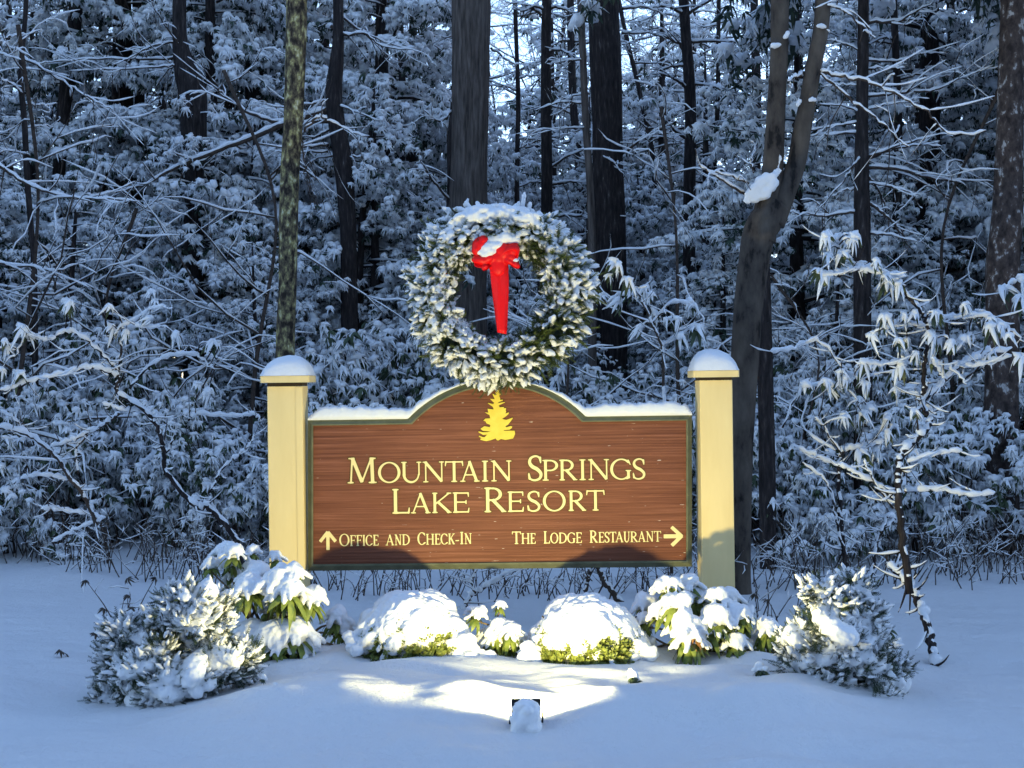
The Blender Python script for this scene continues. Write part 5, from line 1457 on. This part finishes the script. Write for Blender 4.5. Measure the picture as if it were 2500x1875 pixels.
# ------------------------------------------------------------------ lit laurels and branches drawn from the photograph
def hand_plant(name, label, cat, Y, base, branches, whorls, wsize, seed, mat='twig', leaf='laurel', wv=None, drift=.4):
    rs = np.random.default_rng(seed)
    b0 = G(P(base, 0, Y)[0], Y, -.03)
    root = empty(name, b0, label, cat)
    st, sn_, lf = MB(), MB(), MB()
    allp = []
    for (pts, w0, w1, dy0, dy1) in branches:
        yy = np.linspace(dy0, dy1, len(pts))
        p = spline([P(a, b_, Y + d) - b0 for (a, b_), d in zip(pts, yy)], 7)
        p[1:-1] += rs.normal(0, .0045, p[1:-1].shape)
        r_ = np.linspace(px_r(w0, Y) / 2, px_r(w1, Y) / 2, len(p))
        tube(st, p, r_, 8); snow_on(sn_, p, r_, .011, 1.05, 8, .45)
        allp.append(p)
        for k in range(int(len(p) * .35)):
            i = rs.integers(2, len(p)); d = norm(rs.normal(0, 1, 3) * np.array([1, .6, .8]) + np.array([0, 0, .2])); l = rs.uniform(.06, .22)
            tw = spline([p[i - 1], p[i - 1] + d * l * .6, p[i - 1] + d * l + np.array([0, 0, .02])], 3)
            rr = np.linspace(r_[i - 1] * .4, .002, len(tw)); tube(st, tw, rr, 5); snow_on(sn_, tw, rr, .004, sides=5)
    A = np.concatenate(allp)
    mats = []
    for (px, py) in whorls:
        c = P(px, py, Y) - b0
        i = np.argmin((A[:, 0] - c[0]) ** 2 + (A[:, 2] - c[2]) ** 2); dd = math.hypot(A[i][0] - c[0], A[i][2] - c[2])
        if dd > .26: continue
        c[1] = A[i][1] + rs.uniform(-.12, .06)
        if dd > .03:
            tw = spline([A[i], (A[i] + c) / 2 + rs.normal(0, .015, 3) + np.array([0, 0, .015]), c], 4); rr = np.linspace(.006, .003, len(tw)); tube(st, tw, rr, 5); snow_on(sn_, tw, rr, .005, sides=5)
        mats.append(mat4(c, rotm(rs.normal(0, .3), rs.normal(0, .3), rs.uniform(0, 6.28)), wsize * rs.uniform(.8, 1.35)))
    stamp_many(lf, sn_, wv or V_LAURLIT, mats)
    st.build('branch_sprays', M[mat], root)
    if lf.n: lf.build('foliage', M[leaf], root)
    sn_.build('snow_clumps', M['snow'], root)
RW = c3([(840,1370),(940,1370),(1010,1370),(860,1480),(950,1470),(850,1590),(780,1585),(1080,1520),(1130,1520),(1190,1600),(1230,1630),(1270,1640),(900,1390),(1000,1400)]) + \
     c5([(1210,290),(1240,330),(1330,280),(1350,300),(1390,270),(1500,270),(1530,270),(1690,215),(1730,220),(1820,260),(1860,300),(1900,340),(1930,400),(1850,340),(1760,400),(1700,410),(1380,420),(1370,480),(1400,500),(1560,430),(1610,440),(1540,500),(1490,390),(1950,470),(2000,520),(1150,390),(1270,430),(1330,570),(1370,720),(1390,840),(1420,850),(1650,760),(1670,700),(1090,550),(1130,560),(1200,560),(1260,610),(1700,620),(1750,650),(1950,60),(1980,150),
     (740,680),(790,670),(860,670),(910,690),(960,610),(980,650),(1090,680),(980,850),(950,870),(1240,880),(1260,860),(1290,930),(1220,960),(1130,820),(1100,850),(1520,820),(1800,1180),(1850,1230),(1920,1260),(1450,1050),(1500,1090),(1190,1060),(1060,1080),(1650,1200),(1700,1250),(1900,850),(1950,900),(1980,980)])
X = lambda *a: list(a)
hand_plant('crooked_laurel', 'crooked laurel tree with floodlit snowy leaf clusters, leaning near the small bushy spruce', 'tree', 7.9, 2279,
    [(X((2284,1640),(2280,1595),(2262,1520),(2249,1489),(2226,1440),(2204,1414),(2165,1374)), 25, 12, -.3, .2),
     (X((2222,1450),(2207,1346),(2194,1220),(2194,1148),(2203,1106),(2240,1070),(2266,1042),(2272,1010),(2250,985),(2236,960)), 20, 11, -.1, .3),
     (X((2262,1010),(2256,980),(2300,937),(2342,895),(2380,875),(2410,865),(2470,850)), 13, 5, .1, .5),
     (X((2250,985),(2256,945),(2258,882),(2264,830),(2262,785),(2232,739),(2177,684),(2140,662),(2097,658),(2060,664),(2030,671),(1983,667)), 12, 5, .2, -.1),
     (X((2262,798),(2285,784),(2325,777),(2410,772),(2452,798),(2500,836)), 9, 4, .2, .1), (X((2262,796),(2199,793),(2156,802)), 7, 4, .2, 0),
     (X((2097,656),(2060,620),(2040,590),(2010,582)), 5, 3, .0, -.05), (X((2097,658),(2130,664),(2213,676)), 5, 3, .0, -.05), (X((2256,890),(2200,885),(2150,890),(2100,885)), 5, 3, .2, .0),
     (X((2310,930),(2290,900),(2275,875)), 5, 3, .2, .0), (X((2342,895),(2400,890),(2470,870)), 5, 3, .2, .1), (X((2262,880),(2320,900),(2360,940)), 5, 3, .2, .1),
     (X((2200,1180),(2220,1130),(2290,1110),(2350,1100)), 6, 3, .1, 0), (X((2208,1200),(2284,1195),(2367,1210),(2430,1202)), 8, 4, .1, 0), (X((2195,1230),(2150,1190),(2080,1150),(2048,1135)), 8, 4, .1, 0),
     (X((2180,1240),(2130,1170),(2110,1120)), 6, 3, .1, 0)], RW[:44] , .60, 61, mat='bark_dark')
hand_plant('laurel_sapling', 'forking unlit laurel sapling with a snow-topped bent arm beside the crooked floodlit laurel', 'tree', 9.0, 2070,
    [(X((2075,1480),(2068,1400),(2055,1300),(2050,1220),(2049,1140),(2055,1106),(2090,1095),(2115,1093),(2160,1076)), 13, 6, 0, .1), (X((2050,1140),(1985,1110),(1940,1090)), 6, 3, 0, -.1), (X((2055,1110),(2010,1040),(1990,1020)), 5, 3, 0, -.1), (X((2060,1350),(2040,1260),(2020,1180),(1960,1130)), 7, 3, 0, -.1),
     (X((2110,1460),(2130,1390),(2150,1300),(2190,1275),(2210,1330)), 9, 6, 0, .1), (X((2150,1300),(2170,1260),(2200,1290)), 8, 5, 0, .1), (X((1990,940),(1960,1040),(2040,1100)), 5, 3, .2, 0), (X((1910,1045),(1950,960),(2000,940),(2060,945),(2100,985)), 5, 3, 0, .1), (X((1880,860),(1940,850),(2000,835),(2060,900),(2100,930)), 5, 3, 0, .1)], RW[44:], .66, 62, mat='bark_dark')
LW = c4([(280,140),(400,170),(450,220),(490,230),(740,250),(960,170),(990,220),(930,310),(970,320),(750,380),(720,360),(800,390),(1110,410),(1260,440),(1310,270),(1380,350),(1290,320),(260,370),(250,400),(160,440),(160,480),(110,490),(30,630),(50,650),(160,600),(200,610),(270,620),(10,700),(1160,680),(1220,720),(1230,440)])
hand_plant('arching_laurel', 'bare-limbed arching laurel with a forked dark stem and snow-lined arms beside the sign post', 'tree', 9.9, 600,
    [(c4([(1400,1750),(1360,1580),(1210,1400),(1130,1390),(970,1200),(945,1050),(910,930),(830,830),(680,730),(690,640)]), 15, 8, 0, -.2),
     (c4([(690,635),(600,605),(480,590),(320,640),(190,660),(80,700),(0,720)]), 8, 4, -.2, -.6), (c4([(690,610),(630,550),(540,460),(410,375),(300,420),(230,420),(150,400),(90,520)]), 7, 3, -.2, -.4),
     (c4([(750,710),(850,590),(960,530),(1120,515),(1240,600)]), 7, 4, -.2, 0), (c4([(690,600),(700,450),(680,370),(780,310),(880,250),(960,235)]), 6, 3, -.2, -.5), (c4([(780,340),(840,355),(930,350)]), 5, 3, -.4, -.5),
     (c4([(870,850),(760,840),(680,825),(590,790)]), 6, 3, -.1, -.2), (c4([(960,1100),(1000,1000),(1030,950)]), 6, 3, 0, 0), (c4([(1210,1310),(1280,1180),(1370,1100),(1450,1030),(1470,970)]), 6, 3, 0, .1), (c4([(1090,890),(1150,855),(1320,870),(1480,865),(1500,905)]), 6, 4, .2, .2), (c4([(1360,1580),(1240,1400),(1210,1310)]), 7, 5, 0, 0)], LW, .62, 63, mat='bark_dark')
hand_plant('sloping_branch', 'snow-lined bare sapling sloping down from the edge of the wood, left of the arching laurel', 'tree', 10.4, 240,
    [(c4([(-150,920),(0,930),(160,980),(300,1080),(400,1220),(490,1340),(560,1500)]), 7, 11, -.2, 0), (c4([(690,850),(600,920),(500,970),(400,1010),(290,1050)]), 9, 4, 0, -.1), (c4([(510,970),(440,1060),(450,1200)]), 6, 4, 0, 0), (c4([(160,980),(100,900),(0,830)]), 5, 3, -.1, -.2),
     (c4([(400,1240),(280,1215),(150,1220),(80,1260)]), 6, 3, 0, 0), (c4([(240,1410),(330,1410),(470,1430),(610,1460)]), 7, 4, 0, 0), (c4([(300,1600),(450,1520),(610,1455)]), 5, 3, 0, 0)], [], .6, 64)
hand_plant('laurel_by_wreath', 'leafy laurel spray catching the floodlight just beside the wreath', 'shrub', 9.4, 1640,
    [(X((1640,1400),(1630,1100),(1615,860),(1590,790),(1560,720),(1520,690)), 9, 4, 0, -.2), (X((1590,790),(1640,740),(1690,745)), 5, 3, 0, 0), (X((1560,720),(1510,720),(1480,740)), 4, 3, 0, 0), (X((1610,850),(1660,820),(1700,790)), 4, 3, 0, 0)],
    [(1503,655),(1525,690),(1490,650),(1570,705),(1585,720),(1540,715),(1470,720),(1684,735),(1695,745),(1650,780),(1510,735),(1600,760),(1625,780),(1560,800),(1660,820),(1700,800),(1480,680)], .66, 65)
hand_plant('drooping_laurel_tip', 'snow-bowed laurel tip hanging in at the edge beside the frost-specked trunk', 'shrub', 8.6, 2560,
    [(X((2600,1500),(2590,900),(2560,720),(2510,680),(2470,690),(2445,720)), 9, 4, 0, 0), (X((2560,720),(2530,740),(2500,760)), 6, 4, 0, 0)], [(2455,705),(2480,730),(2500,765),(2530,700),(2490,690)], .9, 66)
hand_plant('fallen_branch', 'dark bare branch slanting up from the snow under the middle of the sign', 'branch', 9.2, 1133,
    [(X((1120,1500),(1133,1487),(1142,1465),(1159,1449),(1197,1425),(1249,1397),(1290,1388)), 11, 6, 0, .2), (X((1160,1449),(1150,1420),(1165,1390)), 6, 4, 0, 0)], [], .6, 67)
hand_plant('snowy_log', 'short forked snow-covered log standing under the sign near the widest dome', 'branch', 9.6, 1480,
    [(X((1520,1480),(1490,1440),(1465,1400),(1455,1370)), 16, 10, 0, 0), (X((1430,1440),(1436,1410),(1445,1380)), 12, 8, 0, 0)], [], .6, 68)

def twig_clump(label, px, Y, n, h_, seed, cat='bare shrub', name='twig_shrub', leaves=0, spread=.5):
    rs = np.random.default_rng(seed)
    x = (px - 1250) * Y / F; b0 = G(x, Y, -.02)
    root = empty(name, b0, label, cat); st, sn_, lf = MB(), MB(), MB(); lm = []
    for k in range(n):
        o_ = np.array([rs.normal(0, spread * .5), rs.normal(0, spread * .25), 0]); d = norm(np.array([rs.normal(0, .35), rs.normal(0, .3), 1]))
        l = h_ * rs.uniform(.4, 1.1)
        p = spline([o_, o_ + d * l * .5 + rs.normal(0, .04, 3) * h_, o_ + d * l + np.array([rs.normal(0, .2), 0, -.1]) * h_ * .6], 4)
        rr = np.linspace(.005, .0022, len(p)); tube(st, p, rr, 5); snow_on(sn_, p, rr, .003, sides=5)
        for j in range(rs.integers(1, 5)):
            i = rs.integers(2, len(p)); dd = norm(d * .5 + rs.normal(0, .7, 3)); ll = l * rs.uniform(.15, .4)
            q = np.array([p[i], p[i] + dd * ll * .5 + rs.normal(0, .01, 3), p[i] + dd * ll]); rq = [.003, .0025, .0015]; tube(st, q, rq, 4); snow_on(sn_, q, rq, .004, sides=4)
        if leaves and rs.uniform() < leaves: lm.append(mat4(p[-1], rotm(rs.normal(0, .4), rs.normal(0, .4), rs.uniform(0, 6)), .38))
    if lm: stamp_many(lf, None, V_RHODO, lm); lf.build('leaf_sprays', M['dry'], root)
    st.build('branch_sprays', M['twig'], root); sn_.build('snow_clumps', M['snow'], root)
    return root
rs = np.random.default_rng(31)
tw = [(120, 12, 1), (215, 11.6, .8), (290, 11, 1), (420, 11, .9), (520, 10.8, 1), (610, 10.6, .9), (800, 10.2, .7), (910, 9.8, .7), (1060, 10, .7), (1260, 10, .6), (1340, 9.8, .7), (1560, 10, .7), (1640, 9.9, .8), (1850, 10.3, 1), (1930, 10.5, 1), (2010, 10.2, .9), (2180, 10.4, .8), (2300, 10.8, 1), (2360, 11, .9), (2440, 11.4, 1), (2500, 10.6, .8), (1150, 10.4, .6), (1460, 10.5, .6), (700, 10.6, .8)]
tw += [(40, 12.2, .9), (350, 11.8, .8), (470, 12, .95), (870, 11.5, .7), (1760, 11.2, .9), (1900, 11.6, .95), (2100, 11.6, .85), (2250, 11.8, .9), (2400, 12.0, .95), (160, 12.3, .85)]
tl = rank_label([(a, c) for a, b_, c in tw], 'clump of thin bare twigs', 'tallest')
for k, ((px, Y, s), lab) in enumerate(zip(tw, tl)):
    tag(twig_clump(lab, px, Y, 18, .60 * s, 400 + k), group='bare twig clumps along the thicket foot')
twig_clump('dark drooping dry weed with hanging leaves beside the large dark needled bush', 285, 8.6, 6, .42, 91, 'weed', 'dry_weed', 1.0, .12)
twig_clump('small dry weed with curled leaves standing alone in the open snow', 225, 7.6, 3, .22, 92, 'weed', 'dry_weed', 1.0, .10)
twig_clump('lone thin dry weed stem between the two snow domes and the sign post', 890, 8.4, 3, .35, 93, 'weed', 'dry_weed', 0, .2)
twig_clump('low twiggy bush with brown dry leaves behind the wide leafy shrub', 1840, 8.3, 14, .38, 94, 'weed', 'dry_weed', .5, .35)
